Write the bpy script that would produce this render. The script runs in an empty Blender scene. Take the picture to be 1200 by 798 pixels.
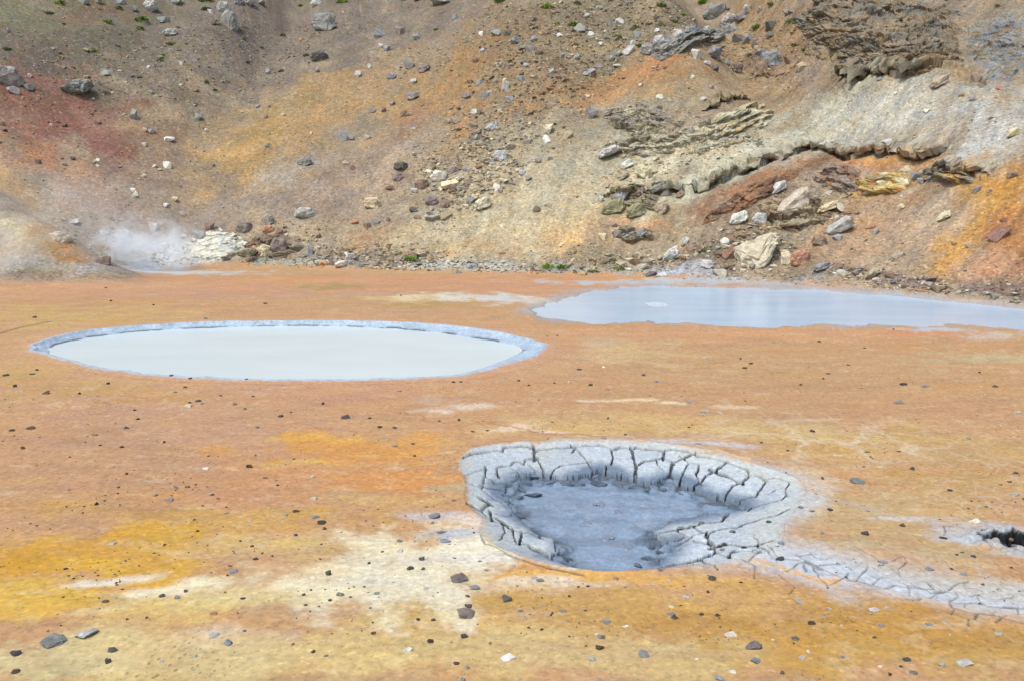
import bpy, bmesh, math, random, time
_T0 = time.time()
import numpy as np
from mathutils import Vector, noise as mnoise
sc = bpy.context.scene
COL = sc.collection
rng = np.random.default_rng(7)
random.seed(7)

# ------------------------------------------------------------------ camera, sky, sun, exposure
PITCH = math.radians(10.0); F = 1000.0; CX, CY = 600.0, 399.0; HC = 4.0
cam_d = bpy.data.cameras.new('camera'); cam_d.sensor_width = 36.0; cam_d.lens = 30.0
cam_d.clip_start = 0.05; cam_d.clip_end = 6000
cam = bpy.data.objects.new('camera', cam_d); COL.objects.link(cam)
cam.location = (0, 0, HC); cam.rotation_euler = (math.pi/2 - PITCH, 0, 0)
sc.camera = cam
SUN_EL = math.radians(60); SUN_AZ = math.radians(-142)     # azimuth from +y: high, behind the camera and to its left
w = bpy.data.worlds.new('World'); sc.world = w; w.use_nodes = True
nt = w.node_tree; nt.nodes.clear()
sky = nt.nodes.new('ShaderNodeTexSky'); sky.sky_type = 'NISHITA'; sky.sun_disc = False
sky.sun_elevation = SUN_EL; sky.sun_rotation = SUN_AZ; sky.dust_density = 3.0; sky.air_density = 1.0; sky.ozone_density = 1.0
bg = nt.nodes.new('ShaderNodeBackground'); bg.inputs[1].default_value = 0.12
sc.cycles.volume_bounces = 6; sc.cycles.max_bounces = 10
wo = nt.nodes.new('ShaderNodeOutputWorld'); nt.links.new(sky.outputs[0], bg.inputs[0]); nt.links.new(bg.outputs[0], wo.inputs[0])
sd = bpy.data.lights.new('sun', 'SUN'); sd.energy = 1.5; sd.angle = math.radians(14); sd.color = (1.0, 0.93, 0.84)
so = bpy.data.objects.new('sun', sd); COL.objects.link(so)
sdir = Vector((math.sin(SUN_AZ)*math.cos(SUN_EL), math.cos(SUN_AZ)*math.cos(SUN_EL), math.sin(SUN_EL)))
so.rotation_euler = sdir.to_track_quat('Z', 'Y').to_euler()
sc.view_settings.view_transform = 'Standard'; sc.view_settings.look = 'None'
sc.view_settings.exposure = 0.85; sc.view_settings.gamma = 1.0
K_ALB = np.array([0.64, 0.66, 0.60]); K_HILL = np.array([.98, 1.02, 1.12])          # photo colour (linear) -> surface albedo under this light

def lin(c):
    c = np.asarray(c, float)/255.0
    return np.where(c <= 0.04045, c/12.92, ((c+0.055)/1.055)**2.4)
def alb(c): return lin(c)*K_ALB
def floor_c(c): return alb((c[0]-4, c[1]+5, c[2]+(7 if c[2] > 98 else 0))) if c[2] < 175 else alb((min(250, c[0]+8), min(246, c[1]+8), min(244, c[2]+10)))
def hill_c(c): return alb((c[0]+11, c[1]+9, c[2]+8))*K_HILL

# ------------------------------------------------------------------ noise
_P = rng.permutation(4096).astype(np.int32)
_A = rng.random(4096)*2*np.pi
_GX, _GY = np.cos(_A).astype(np.float32), np.sin(_A).astype(np.float32)
_R1, _R2, _R3 = rng.random(4096).astype(np.float32), rng.random(4096).astype(np.float32), rng.random(4096).astype(np.float32)
def _h(ix, iy, s=0): return _P[(ix + _P[(iy + s*131) & 4095]) & 4095]
def gnoise(x, y, s=0):
    fx = np.floor(x); fy = np.floor(y); ix = fx.astype(np.int32); iy = fy.astype(np.int32); fx = (x-fx).astype(np.float32); fy = (y-fy).astype(np.float32)
    u = fx*fx*fx*(fx*(fx*6-15)+10); v = fy*fy*fy*(fy*(fy*6-15)+10)
    def g(a, b):
        h = _h(ix+a, iy+b, s); return _GX[h]*(fx-a) + _GY[h]*(fy-b)
    a = g(0, 0); b = g(1, 0); c = g(0, 1); d = g(1, 1)
    return (a + u*(b-a) + v*(c-a + u*(a-b-c+d)))*1.5
def fbm(x, y, o=4, s=0, gain=.5):
    r = np.zeros_like(x, dtype=float); a = 1.; f = 1.
    for k in range(o):
        r += a*gnoise(x*f + 17.3*k, y*f - 9.1*k, s+k)
        x, y = x*.8 - y*.6, x*.6 + y*.8; a *= gain; f *= 2.03
    return r
def ridged(x, y, o=4, s=0):
    r = np.zeros_like(x, dtype=float); a = .6; f = 1.
    for k in range(o):
        r += a*(1-2*np.abs(gnoise(x*f + 5*k, y*f, s+k))); a *= .5; f *= 2.1
    return r
def voro(x, y, s=0, jit=.9):
    """F1, F2, random value of the nearest cell"""
    ix = np.floor(x).astype(np.int32); iy = np.floor(y).astype(np.int32); x = (x-ix).astype(np.float32); y = (y-iy).astype(np.float32)
    f1 = np.full(x.shape, 9., np.float32); f2 = f1.copy(); rv = np.zeros(x.shape, np.float32)
    for a in (-1, 0, 1):
        for b in (-1, 0, 1):
            h = _h(ix+a, iy+b, s)
            dx_ = (a+.5-.5*jit)+_R1[h]*jit-x; dy_ = (b+.5-.5*jit)+_R2[h]*jit-y; d = np.sqrt(dx_*dx_+dy_*dy_)
            c = d < f1
            f2 = np.where(c, f1, np.minimum(f2, d)); rv = np.where(c, _R3[h], rv); f1 = np.where(c, d, f1)
    return f1, f2, rv
def sstep(a, b, x):
    t = np.clip((x-a)/(b-a), 0, 1); return t*t*(3-2*t)

# ------------------------------------------------------------------ picture point -> place
sp, cp = math.sin(PITCH), math.cos(PITCH)
def ray(px, py):
    u = (np.asarray(px, float)-CX)/F; v = (np.asarray(py, float)-CY)/F
    return u, cp - v*sp, -sp - v*cp            # direction per unit of view depth
def at_z(px, py, z=0.):
    dx, dy, dz = ray(px, py); t = (z-HC)/dz
    return t*dx, t*dy

# hill foot
_foot = [(-220,334),(0,323),(60,321),(130,319),(200,314),(300,313),(400,316),(500,319),(600,322),(700,323),
         (780,327),(850,331),(950,335),(1000,339),(1100,348),(1200,358),(1300,370)]
_fx, _fy = at_z([p[0] for p in _foot], [p[1] for p in _foot])
_gx = np.linspace(-160, 160, 3201)
_px = np.concatenate([[-160,-90,-60,-44], _fx, [_fx[-1]+5, 34, 60, 110, 160]])
_py = np.concatenate([[-60,-20,10,27], _fy, [_fy[-1]-4, 10, -10, -50, -80]])
_o = np.argsort(_px)
_gy = np.interp(_gx, _px[_o], _py[_o])
_k = np.exp(-.5*(np.arange(-45, 46)/14.)**2); _k /= _k.sum()
_gy = np.convolve(np.pad(_gy, 45, mode='edge'), _k, 'valid')
_gd = np.gradient(_gy, _gx)
_gd = np.convolve(np.pad(_gd, 45, mode='edge'), _k, 'valid')
def foot_t(x, y):
    yf = np.interp(x, _gx, _gy); d = np.interp(x, _gx, _gd)
    return (y-yf)/np.sqrt(1+d*d)
TAN = math.tan(math.radians(33.5))
MOUNDS = []                                   # x, y, rx, ry, h, rot
def height0(x, y):
    t = foot_t(x, y)
    ww = .35
    z = np.where(t/ww > 30, t, ww*np.log1p(np.exp(np.clip(t/ww, -50, 30))))*TAN
    z = z*(1+.05*np.sin(x*.16+.6)*sstep(3, 20, t))
    z = 40 - np.where((40-z) > 30, 40-z, 3*np.log1p(np.exp(np.clip((40-z)/3, -50, 30))))
    z = np.where(z < 1, np.where(t < 12, ww*np.log1p(np.exp(np.clip(t/ww, -50, 30)))*TAN, z), z)
    for (mx, my, rx, ry, h, ro) in MOUNDS:
        c, s = math.cos(ro), math.sin(ro)
        a = ((x-mx)*c+(y-my)*s)/rx; b = (-(x-mx)*s+(y-my)*c)/ry
        z = z + h*np.exp(-(a*a+b*b)**1.3)
    return z
_S = np.concatenate([np.arange(3, 30, .3), np.arange(30, 110, .2)])
def at(px, py):
    """place on the terrain seen at picture point (px, py)"""
    dx, dy, dz = ray(px, py)
    x = dx*_S; y = dy*_S; f = HC+dz*_S - height0(x, y)
    k = np.argmax(f < 0)
    if k == 0: k = len(_S)-1
    a = f[k-1]/(f[k-1]-f[k]+1e-9); s = _S[k-1] + a*(_S[k]-_S[k-1])
    return float(dx*s), float(dy*s), float(s)
for (px, py, rx, ry, h, ro) in [(-20,300,5.0,3,1.7,-.3), (55,308,4.0,1.8,.9,-.35), (250,298,1.8,1.2,.95,0), (10,272,4,2.5,.8,-.3)]:
    x, y, _ = at(px, py); MOUNDS.append((x, y, rx, ry, h, ro))

def poly_sd(x, y, P):
    """signed distance, positive inside"""
    shp = x.shape; x = x.ravel(); y = y.ravel()
    d2 = np.full(x.shape, 1e9); ins = np.zeros(x.shape, bool)
    n = len(P)
    for i in range(n):
        ax, ay = P[i]; bx, by = P[(i+1) % n]
        ex, ey = bx-ax, by-ay; L = ex*ex+ey*ey+1e-12
        t = np.clip(((x-ax)*ex+(y-ay)*ey)/L, 0, 1)
        d2 = np.minimum(d2, (x-ax-t*ex)**2+(y-ay-t*ey)**2)
        c = (ay > y) != (by > y)
        ins ^= c & (x < ax+(y-ay)/(by-ay+1e-12)*ex)
    return (np.where(ins, 1, -1)*np.sqrt(d2)).reshape(shp)
def line_d(x, y, P):
    """distance to an open polyline"""
    d2 = np.full(x.shape, 1e9)
    for i in range(len(P)-1):
        ax, ay = P[i]; bx, by = P[i+1]; ex, ey = bx-ax, by-ay; L = ex*ex+ey*ey+1e-12
        t = np.clip(((x-ax)*ex+(y-ay)*ey)/L, 0, 1)
        d2 = np.minimum(d2, (x-ax-t*ex)**2+(y-ay-t*ey)**2)
    return np.sqrt(d2)
def smooth_poly(P, it=2):
    for _ in range(it):
        Q = []
        for i in range(len(P)):
            a = P[i]; b = P[(i+1) % len(P)]
            Q += [(.75*a[0]+.25*b[0], .75*a[1]+.25*b[1]), (.25*a[0]+.75*b[0], .25*a[1]+.75*b[1])]
        P = Q
    return P
def zpoly(pts, z): 
    x, y = at_z([p[0] for p in pts], [p[1] for p in pts], z); return list(zip(x.tolist(), y.tolist()))

# ------------------------------------------------------------------ pools and pit outlines
L_Z, R_Z, M_Z, E_Z = -.11, -.06, -.22, -.12
L_RIM = smooth_poly(zpoly([(36,409),(55,399),(95,390),(150,384),(230,379),(330,377.5),(430,378),(500,380.5),(560,387),(612,397),(641,407),
    (622,418),(592,428),(560,437),(520,443),(440,446),(340,447),(240,445),(180,441),(120,433),(70,421)], 0), 1)
L_SHORE = smooth_poly(zpoly([(52,411),(72,402),(110,395),(160,389),(230,385),(300,382.5),(400,382.5),(460,385),(500,389),(575,399),(618,408),
    (600,418),(565,430),(520,444),(440,449),(340,450),(240,449),(180,446),(120,437),(75,422)], L_Z), 1)
R_RIM = smooth_poly(zpoly([(622,366),(634,359),(655,352),(672,344),(700,338),(760,334.5),(850,336.5),(930,338),(1000,342),(1100,350.5),(1200,359),(1330,374),
    (1330,388),(1200,383),(1140,382),(1060,380.5),(960,381.5),(850,380),(790,377),(740,377.5),(700,379),(655,375),(628,371)], 0), 1)
P_RIM = zpoly([(545,536),(562,529),(590,523),(620,522),(675,521),(720,521),(775,524),(815,530),(850,539),(880,548),(912,558),(930,566),(938,578),
    (932,590),(925,600),(912,615),(912,632),(905,646),(870,657),(840,664),(813,665),(778,668),(740,671),(700,671),(655,664),(620,655),(590,643),
    (572,633),(566,622),(572,608),(560,600),(548,585),(552,568),(545,556)], 0)
_pc = (sum(p[0] for p in P_RIM)/len(P_RIM), sum(p[1] for p in P_RIM)/len(P_RIM))
P_RIM = smooth_poly([(_pc[0]+(p[0]-_pc[0])*1.035, _pc[1]+(p[1]-_pc[1])*(1.05 if p[1] > _pc[1] else 1.0)) for p in P_RIM], 1)
P_EDGE = zpoly([(604,560),(612,556),(625,553),(640,556),(665,559),(680,555),(700,551.5),(725,556),(745,562),(760,565),(784,559),(792,566),(815,572),
    (830,580),(850,582),(867,588),(878,596),(858,601),(825,603),(800,606),(778,615),(762,625),(772,632),(790,632),(793,640),(780,652),(772,661),
    (755,669),(720,673),(690,672),(662,661),(645,652),(655,644),(650,630),(633,628),(618,614),(603,599),(592,586),(590,572)], E_Z)
S_RIM = smooth_poly(zpoly([(1143,633),(1155,628),(1180,627),(1210,626),(1240,630),(1242,643),(1218,647),(1195,647),(1168,643),(1150,638)], 0), 1)

def pit_h(x, y, plunge=True):
    z = np.zeros_like(x, dtype=float)
    m = (x > -1.2) & (x < 4.2) & (y > 7.9) & (y < 13.7)
    if m.any():
        xs, ys = x[m], y[m]
        dR = poly_sd(xs, ys, P_RIM); dE = -poly_sd(xs, ys, P_EDGE)
        s = np.clip(dR, 0, None)/(np.clip(dR, 0, None)+np.clip(dE, 0, None)+1e-6)
        zz = E_Z*s**.95
        if plunge: zz = np.where(dE < 0, E_Z - .4*sstep(0, .09, -dE), zz)
        zz = np.where(dR <= 0, .03*np.exp(dR/.25), zz+.03*np.exp(-np.clip(dR,0,9)/.1))
        z[m] = zz
    m = (x > 4.6) & (y > 8.6) & (x < 7.5) & (y < 11.6)
    if m.any():
        dS = poly_sd(x[m]+.08*fbm(x[m]*5, y[m]*5, 3, 160), y[m]+.12*fbm(x[m]*5, y[m]*5, 3, 161), S_RIM); z[m] = z[m] - .34*sstep(.0, .22, dS)*(1+.35*fbm(x[m]*6, y[m]*6, 3, 162)) + .05*np.exp(-((dS+.03)/.1)**2)*(1+.8*fbm(x[m]*7, y[m]*7, 3, 163))
    return z
def relief(x, y):
    """floor height: gentle waves, pools, pit (not the hill)"""
    t = foot_t(x, y); fl = sstep(.5, -1.5, t)
    z = fl*(.05*fbm(x*.16, y*.16, 3, 3) + .012*fbm(x*1.1, y*1.1, 3, 9))
    near = sstep(.0, 1.6, np.hypot((x-1.6)/3.2, (y-10.6)/3.2)) # keep the pit surroundings flat
    z = z*(.25+.75*near)
    m = (y > 14) & (y < 29) & (x < 4) & (x > -18)
    if m.any():
        xs, ys = x[m], y[m]
        wx = xs + .09*fbm(xs*1.2, ys*1.2, 4, 40); wy = ys + .13*fbm(xs*1.2, ys*1.2, 4, 41)
        dR = poly_sd(wx, wy, L_RIM); dS = -poly_sd(wx, wy, L_SHORE)
        s = np.clip(dR, 0, None)/(np.clip(dR, 0, None)+np.clip(dS, 0, None)+1e-6)
        st = s + .04*fbm(xs*2.2, ys*2.2, 3, 12)*s*(1-s)*4
        zz = np.where(dS < 0, L_Z - .25*sstep(0, .6, -dS) - .02, L_Z*np.clip(st, 0, 1))
        zz = np.where(dR > 0, zz, .05*np.exp(dR/.5)-.0)
        z[m] = z[m]*np.where(dR > 0, 0, 1-np.exp(dR/1.5)) + zz
    m = (y > 20) & (y < 42) & (x > -1)
    if m.any():
        xs, ys = x[m], y[m]
        wx = xs + .30*fbm(xs*.9, ys*.9, 4, 43); wy = ys + .65*fbm(xs*.7, ys*.7, 5, 44)
        dR = poly_sd(wx, wy, R_RIM)
        z[m] = z[m]*(1-sstep(-2, 0, dR)) - .45*sstep(-.25, .8, dR)*fl[m] + .0
    return z

# ------------------------------------------------------------------ blobs: patches fixed to the place
def jac(px, py, rx, ry):
    x0, y0, s0 = at(px, py); d = max(2., min(ry, 25.))
    xa, ya, _ = at(px, py-d); xb, yb, _ = at(px, py+d)
    ux, uy = s0/F, 0.
    if abs(s0) < 2: pass
    xl, yl, _ = at(px-8, py); xr, yr, _ = at(px+8, py)
    J = np.array([[(xr-xl)/16, (xb-xa)/(2*d)], [(yr-yl)/16, (yb-ya)/(2*d)]])
    return x0, y0, np.linalg.inv(J)
class Blobs:
    def __init__(s, items): s.items = [(jac(i[0], i[1], i[2], i[3]),)+tuple(i) for i in items]
    def masks(s, x, y, n1, n2, warp=.45, lo=.45, hi=1.25):
        for (J, px, py, rx, ry, rot, c, a) in s.items:
            x0, y0, I = J; F_ = np.linalg.inv(I); rm = max(rx, ry)*2.2
            ex, ey = (abs(F_[0, 0])+abs(F_[0, 1]))*rm, (abs(F_[1, 0])+abs(F_[1, 1]))*rm
            if abs(rot) < 12: ex, ey = (abs(F_[0, 0])*rx+abs(F_[0, 1])*ry)*2.6, (abs(F_[1, 0])*rx+abs(F_[1, 1])*ry)*2.6
            ix = np.flatnonzero((np.abs(x-x0) < ex) & (np.abs(y-y0) < ey))
            if not len(ix): continue
            X = x[ix]-x0; Y = y[ix]-y0
            qx = I[0, 0]*X+I[0, 1]*Y; qy = I[1, 0]*X+I[1, 1]*Y
            ro = math.radians(rot); cc, ss = math.cos(ro), math.sin(ro)
            u = (qx*cc+qy*ss)/rx; v = (-qx*ss+qy*cc)/ry
            r = np.sqrt((u+warp*n1[ix])**2+(v+warp*n2[ix])**2)
            yield ix, a*(1-sstep(lo, hi, r)), c
FLOOR = [
 (600,335,800,12,0,(214,152,118),.9),(150,335,170,9,0,(212,158,122),.7),(330,328,300,4,0,(222,158,112),.7),(700,329,200,4,0,(220,152,106),.8),
 (90,372,170,18,0,(212,168,106),.85),(55,425,110,30,0,(206,160,100),.85),(110,352,130,6,0,(205,152,108),.7),(40,318,70,6,0,(205,195,190),.7),
 (170,318,60,5,0,(190,205,225),.9),(225,320,110,3,0,(196,200,206),.8),(390,336,60,4,0,(178,146,98),.85),(330,345,220,6,0,(206,150,128),.7),(420,347,150,5,0,(200,160,118),.5),(440,362,150,8,0,(204,156,120),.7),
 (540,349,85,6,0,(226,216,200),.9),(575,349,60,4,0,(200,206,216),.9),(470,350,60,5,0,(228,200,140),.5),(500,358,60,4,0,(186,150,92),.6),
 (645,371,22,7,0,(160,150,140),.6),(720,345,60,7,0,(190,190,190),.4),
 (170,510,260,60,0,(206,154,122),.95),(60,545,160,60,0,(202,150,112),.85),(200,560,160,30,0,(204,152,116),.7),(400,460,200,20,0,(206,150,118),.8),(130,460,120,14,0,(200,152,96),.5),
 (300,560,160,25,0,(214,150,104),.8),(250,605,200,22,0,(214,160,98),.8),
 (400,525,130,22,0,(228,156,86),.85),(470,560,90,18,0,(224,150,92),.8),(380,512,80,7,0,(238,176,88),.7),(350,540,60,5,0,(236,188,100),.5),(520,520,60,8,0,(232,180,110),.5),
 (110,640,210,24,-4,(222,162,66),.95),(60,670,170,26,0,(224,160,54),.95),(150,665,110,18,0,(226,172,72),.8),(40,705,130,22,0,(228,176,78),.9),(230,640,120,14,0,(222,172,84),.7),
 (190,715,190,26,-4,(234,200,130),.85),(190,692,90,11,-6,(240,226,196),.9),(130,684,50,5,-8,(244,236,220),.7),(250,682,50,6,0,(236,222,190),.7),(90,722,60,6,-6,(238,220,180),.5),
 (400,632,110,12,0,(222,176,130),.7),(330,600,70,10,0,(222,166,96),.6),
 (490,655,140,40,4,(232,220,190),.95),(430,695,95,40,8,(230,218,192),.95),(545,640,70,28,0,(232,222,206),.9),(560,612,60,16,0,(228,214,204),.85),(590,640,34,14,10,(226,190,150),.6),
 (520,625,34,6,0,(176,186,204),.8),(500,602,50,6,0,(196,198,206),.6),(470,585,70,8,0,(222,176,112),.6),(560,590,20,9,0,(214,160,110),.7),(530,572,40,6,0,(198,178,150),.6),
 (120,760,200,28,0,(226,196,146),.85),(40,775,110,26,0,(214,186,142),.8),(70,790,60,14,0,(178,158,122),.6),(290,745,60,14,0,(228,214,196),.7),(360,760,110,24,0,(224,178,104),.7),(250,790,120,18,0,(214,176,112),.7),
 (540,755,200,38,0,(218,176,108),.85),(490,715,70,16,-4,(206,158,84),.7),(600,700,80,14,0,(214,166,96),.7),(400,785,100,16,0,(222,182,118),.6),
 (720,715,190,30,0,(212,162,98),.85),(760,677,200,9,0,(234,174,96),.85),(660,668,90,6,6,(228,166,104),.7),(640,682,60,7,0,(226,212,196),.8),(700,685,40,4,0,(222,200,176),.6),
 (980,745,280,46,0,(204,148,78),.9),(1060,705,110,12,6,(206,146,66),.8),(890,690,80,14,10,(214,160,88),.7),(820,770,220,26,0,(208,164,100),.7),(1150,770,100,26,0,(202,158,96),.6),(1180,745,50,16,0,(196,146,96),.6),
 (1020,612,190,38,4,(208,168,122),.9),(1140,560,150,40,0,(206,160,108),.85),(1130,690,90,14,6,(204,180,150),.8),(1010,640,120,8,4,(204,176,138),.6),
 (1040,520,220,18,0,(212,166,108),.8),(900,505,120,12,0,(218,182,130),.7),(740,500,150,14,0,(222,178,122),.8),(600,500,90,12,0,(222,176,128),.7),(960,520,60,10,0,(210,160,96),.5),
 (700,452,300,22,0,(208,154,112),.85),(930,430,320,28,0,(206,158,116),.85),(1080,480,200,14,0,(204,150,112),.7),(960,452,100,5,0,(188,140,112),.5),(1150,418,100,8,0,(210,182,144),.7),
 (880,390,330,8,0,(220,160,118),.8),(1080,391,90,5,0,(222,146,108),.7),(1105,387,60,2.5,0,(190,204,220),.8),(1170,393,60,5,0,(206,196,186),.7),(740,412,70,16,0,(220,182,136),.7),(700,400,30,8,0,(216,182,150),.5),
 (740,470,40,2.5,0,(238,214,184),.8),(690,471,25,2,0,(236,214,190),.7),(790,473,22,2,0,(240,224,200),.8),(870,478,30,2.5,0,(236,214,188),.6),(560,477,40,4,0,(228,206,190),.8),(510,482,30,3,0,(226,204,196),.7),(610,502,45,4,0,(232,210,190),.7),(650,508,30,3,0,(226,206,196),.7),
 (500,469,22,7,0,(214,176,158),.7),(545,462,40,6,-40,(212,166,140),.5),
 (1130,630,40,9,6,(192,198,210),.9),(1160,620,70,10,0,(196,196,204),.8),(1190,650,50,5,0,(206,186,160),.7),(1070,608,60,3,0,(206,200,204),.7),
 (960,575,36,14,10,(214,204,198),.8),(960,560,40,9,8,(220,200,176),.7),
 (150,772,280,34,0,(232,204,152),.55),(480,765,280,34,0,(226,194,142),.55),(740,775,180,22,0,(222,188,138),.6),(300,640,90,16,0,(226,190,138),.5),(440,690,130,34,4,(236,228,206),.7),(560,650,60,26,0,(236,230,214),.7),(380,665,80,20,-6,(234,216,178),.6),(620,745,120,18,0,(226,190,134),.5),(330,700,160,16,0,(236,214,170),.45),(620,690,60,8,0,(232,206,176),.5),
 (652,361,46,9,0,(188,196,206),.75),(610,352,70,5,0,(214,210,206),.7),(770,331,170,4,0,(186,196,206),.9),(930,337,150,3.5,4,(176,184,192),.8),(1080,348,120,3.5,7,(160,160,166),.7),
 (820,522,60,3.5,2,(206,206,212),.8),(760,517,60,2,0,(206,202,206),.6),(700,518,90,2,0,(214,200,196),.6),
]
HILL = [
 (130,40,420,85,0,(108,95,86),.95),(60,15,180,24,0,(122,120,92),.8),(170,60,120,20,0,(116,108,88),.6),(320,70,180,60,0,(126,112,102),.9),(110,15,60,14,0,(128,96,80),.6),(440,25,190,36,0,(126,112,102),.9),
 (60,130,150,44,20,(130,88,74),.92),(120,150,90,38,35,(142,96,84),.85),(150,190,36,26,40,(150,112,100),.6),(30,165,60,20,20,(158,108,88),.7),
 (60,195,75,26,25,(172,124,94),.9),(90,205,40,14,20,(184,134,100),.6),(190,160,90,34,30,(150,124,98),.7),(230,225,140,46,10,(150,130,108),.9),(130,245,90,24,25,(156,132,116),.8),(150,270,110,18,0,(158,144,132),.7),
 (20,232,50,14,35,(188,154,108),.8),(60,262,60,14,35,(172,152,130),.8),
 (320,150,100,40,-35,(176,142,92),.9),(300,175,60,26,-30,(170,138,90),.8),(350,130,70,24,-30,(186,150,90),.8),(400,120,120,34,-25,(172,138,98),.85),(330,120,60,14,-20,(154,134,104),.6),
 (545,95,80,46,-40,(170,128,80),.9),(500,110,70,30,-40,(166,130,88),.8),(590,60,70,40,0,(150,116,84),.7),(480,150,60,17,-50,(152,112,88),.85),(450,125,30,14,0,(172,138,92),.6),
 (260,150,50,18,-10,(166,140,104),.7),(330,212,60,12,-20,(188,172,156),.7),(300,220,50,16,-30,(168,148,120),.7),
 (420,215,150,34,-35,(160,138,118),.85),(330,250,150,26,-20,(146,130,114),.8),(460,190,70,12,-35,(182,160,134),.6),(380,280,140,24,0,(172,154,126),.85),
 (560,190,120,60,-35,(162,146,122),.85),(640,90,110,60,-35,(142,118,92),.8),(700,30,170,44,0,(132,118,94),.9),(620,25,70,26,0,(136,112,88),.7),
 (740,95,130,22,-25,(170,128,84),.95),(700,110,60,14,-35,(158,120,84),.8),(770,72,44,8,-20,(182,130,90),.75),(640,210,130,44,-20,(170,160,136),.9),(620,170,100,30,-35,(156,142,118),.7),
 (790,105,90,20,-20,(158,130,92),.8),(860,60,70,34,-20,(158,126,88),.8),(910,100,60,60,-30,(160,132,98),.85),(930,50,40,50,0,(150,118,84),.7),
 (720,150,110,28,-15,(156,146,124),.8),(770,130,50,12,0,(146,130,112),.6),(800,180,90,22,-20,(188,174,142),.9),(720,195,70,12,-15,(186,178,156),.8),(850,160,90,18,-25,(180,168,136),.8),
 (500,285,140,26,-15,(180,156,118),.9),(430,280,40,18,-10,(166,132,98),.7),(560,265,70,24,-35,(192,170,126),.8),(540,290,60,8,-35,(196,146,90),.6),
 (660,276,42,30,-10,(216,164,98),.95),(672,288,22,20,0,(232,190,130),.8),(680,245,20,26,20,(204,160,90),.7),(600,285,52,20,-10,(186,148,102),.85),(640,262,60,16,0,(190,170,128),.6),
 (740,245,60,24,0,(170,148,104),.85),(740,280,50,20,0,(170,138,108),.8),(770,300,70,16,-30,(168,148,124),.8),(790,270,70,14,-35,(178,160,130),.7),(745,265,36,8,0,(212,160,112),.6),
 (1030,40,110,46,0,(132,118,104),.95),(1000,65,60,18,0,(140,120,94),.7),(1085,30,70,30,0,(126,120,114),.6),(1160,40,70,44,-30,(146,128,102),.8),(1170,60,50,34,-30,(134,140,146),.85),(1110,80,60,14,-10,(156,134,106),.7),
 (1030,130,150,40,-22,(172,166,148),.95),(1140,130,110,50,-25,(174,170,160),.95),(960,140,80,26,-30,(178,172,150),.9),(1110,110,60,10,-40,(142,128,112),.7),(1100,150,50,8,-40,(150,138,120),.5),(1000,110,70,10,-40,(188,182,164),.6),
 (860,185,110,14,-24,(190,184,158),.95),(830,210,60,10,-15,(192,188,164),.9),(1150,170,90,14,0,(182,174,158),.8),
 (870,222,90,13,-24,(142,106,80),.9),(940,190,70,12,-10,(150,110,78),.85),(905,205,50,10,-24,(160,112,76),.6),(990,205,60,20,0,(152,126,108),.85),(970,212,26,16,0,(144,128,122),.7),
 (1035,188,60,10,-5,(204,150,84),.9),(1020,195,40,8,0,(170,108,72),.5),(1105,186,44,6,0,(208,158,84),.8),(1040,212,44,12,-10,(206,184,118),.9),(1010,226,20,8,-10,(214,168,86),.8),(1090,202,40,10,0,(132,126,122),.85),
 (880,265,80,34,-30,(134,112,94),.9),(835,290,60,30,-30,(134,116,98),.85),(930,265,70,30,0,(156,138,116),.8),(1020,255,110,34,-40,(176,140,104),.9),(990,300,110,26,-30,(180,150,120),.85),(1060,250,90,14,-42,(158,132,112),.6),
 (1080,275,90,24,-42,(182,156,130),.85),(1150,225,50,40,-50,(196,150,84),.9),(1180,220,40,50,-40,(188,134,62),.85),(1120,290,90,24,-42,(192,140,72),.9),(1190,280,40,60,-10,(168,114,66),.85),(1170,315,60,18,0,(186,136,104),.8),(1170,270,26,16,-30,(150,96,62),.6),(1080,225,60,10,-42,(160,126,92),.6),
 (1060,330,190,9,8,(134,114,108),.95),(1180,340,60,9,8,(120,98,88),.8),(960,322,50,6,0,(150,140,136),.7),
 (520,313,150,7,0,(190,190,180),.95),(420,303,80,11,0,(142,128,118),.85),(340,308,60,6,0,(176,176,160),.8),(830,326,120,8,3,(168,170,176),.9),(700,308,70,14,0,(150,136,110),.8),(740,318,60,6,0,(170,170,164),.7),(620,318,80,5,0,(160,158,150),.7),
 (650,235,200,60,-20,(192,180,150),.7),(560,215,120,44,-35,(182,166,138),.6),(810,190,90,30,-20,(196,186,160),.6),(760,300,90,20,-20,(176,158,132),.6),(1040,135,150,34,-24,(186,182,170),.75),(950,165,110,18,-22,(192,186,166),.7),(1150,150,80,30,-20,(184,180,172),.6),(205,303,70,14,0,(206,210,220),.8),(250,291,40,18,-8,(234,228,208),1.),(210,296,60,14,0,(206,208,206),.9),(190,285,60,10,0,(178,176,176),.6),(300,296,30,10,0,(190,180,150),.6),
 (20,280,80,40,0,(182,156,116),.9),(10,262,50,12,20,(206,190,146),.8),(75,290,44,16,30,(172,126,76),.9),(50,285,20,18,0,(158,132,84),.8),(60,312,90,8,0,(172,164,150),.8),(120,312,40,6,0,(168,160,156),.8),
]
BF, BH = Blobs(FLOOR), Blobs(HILL)
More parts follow.
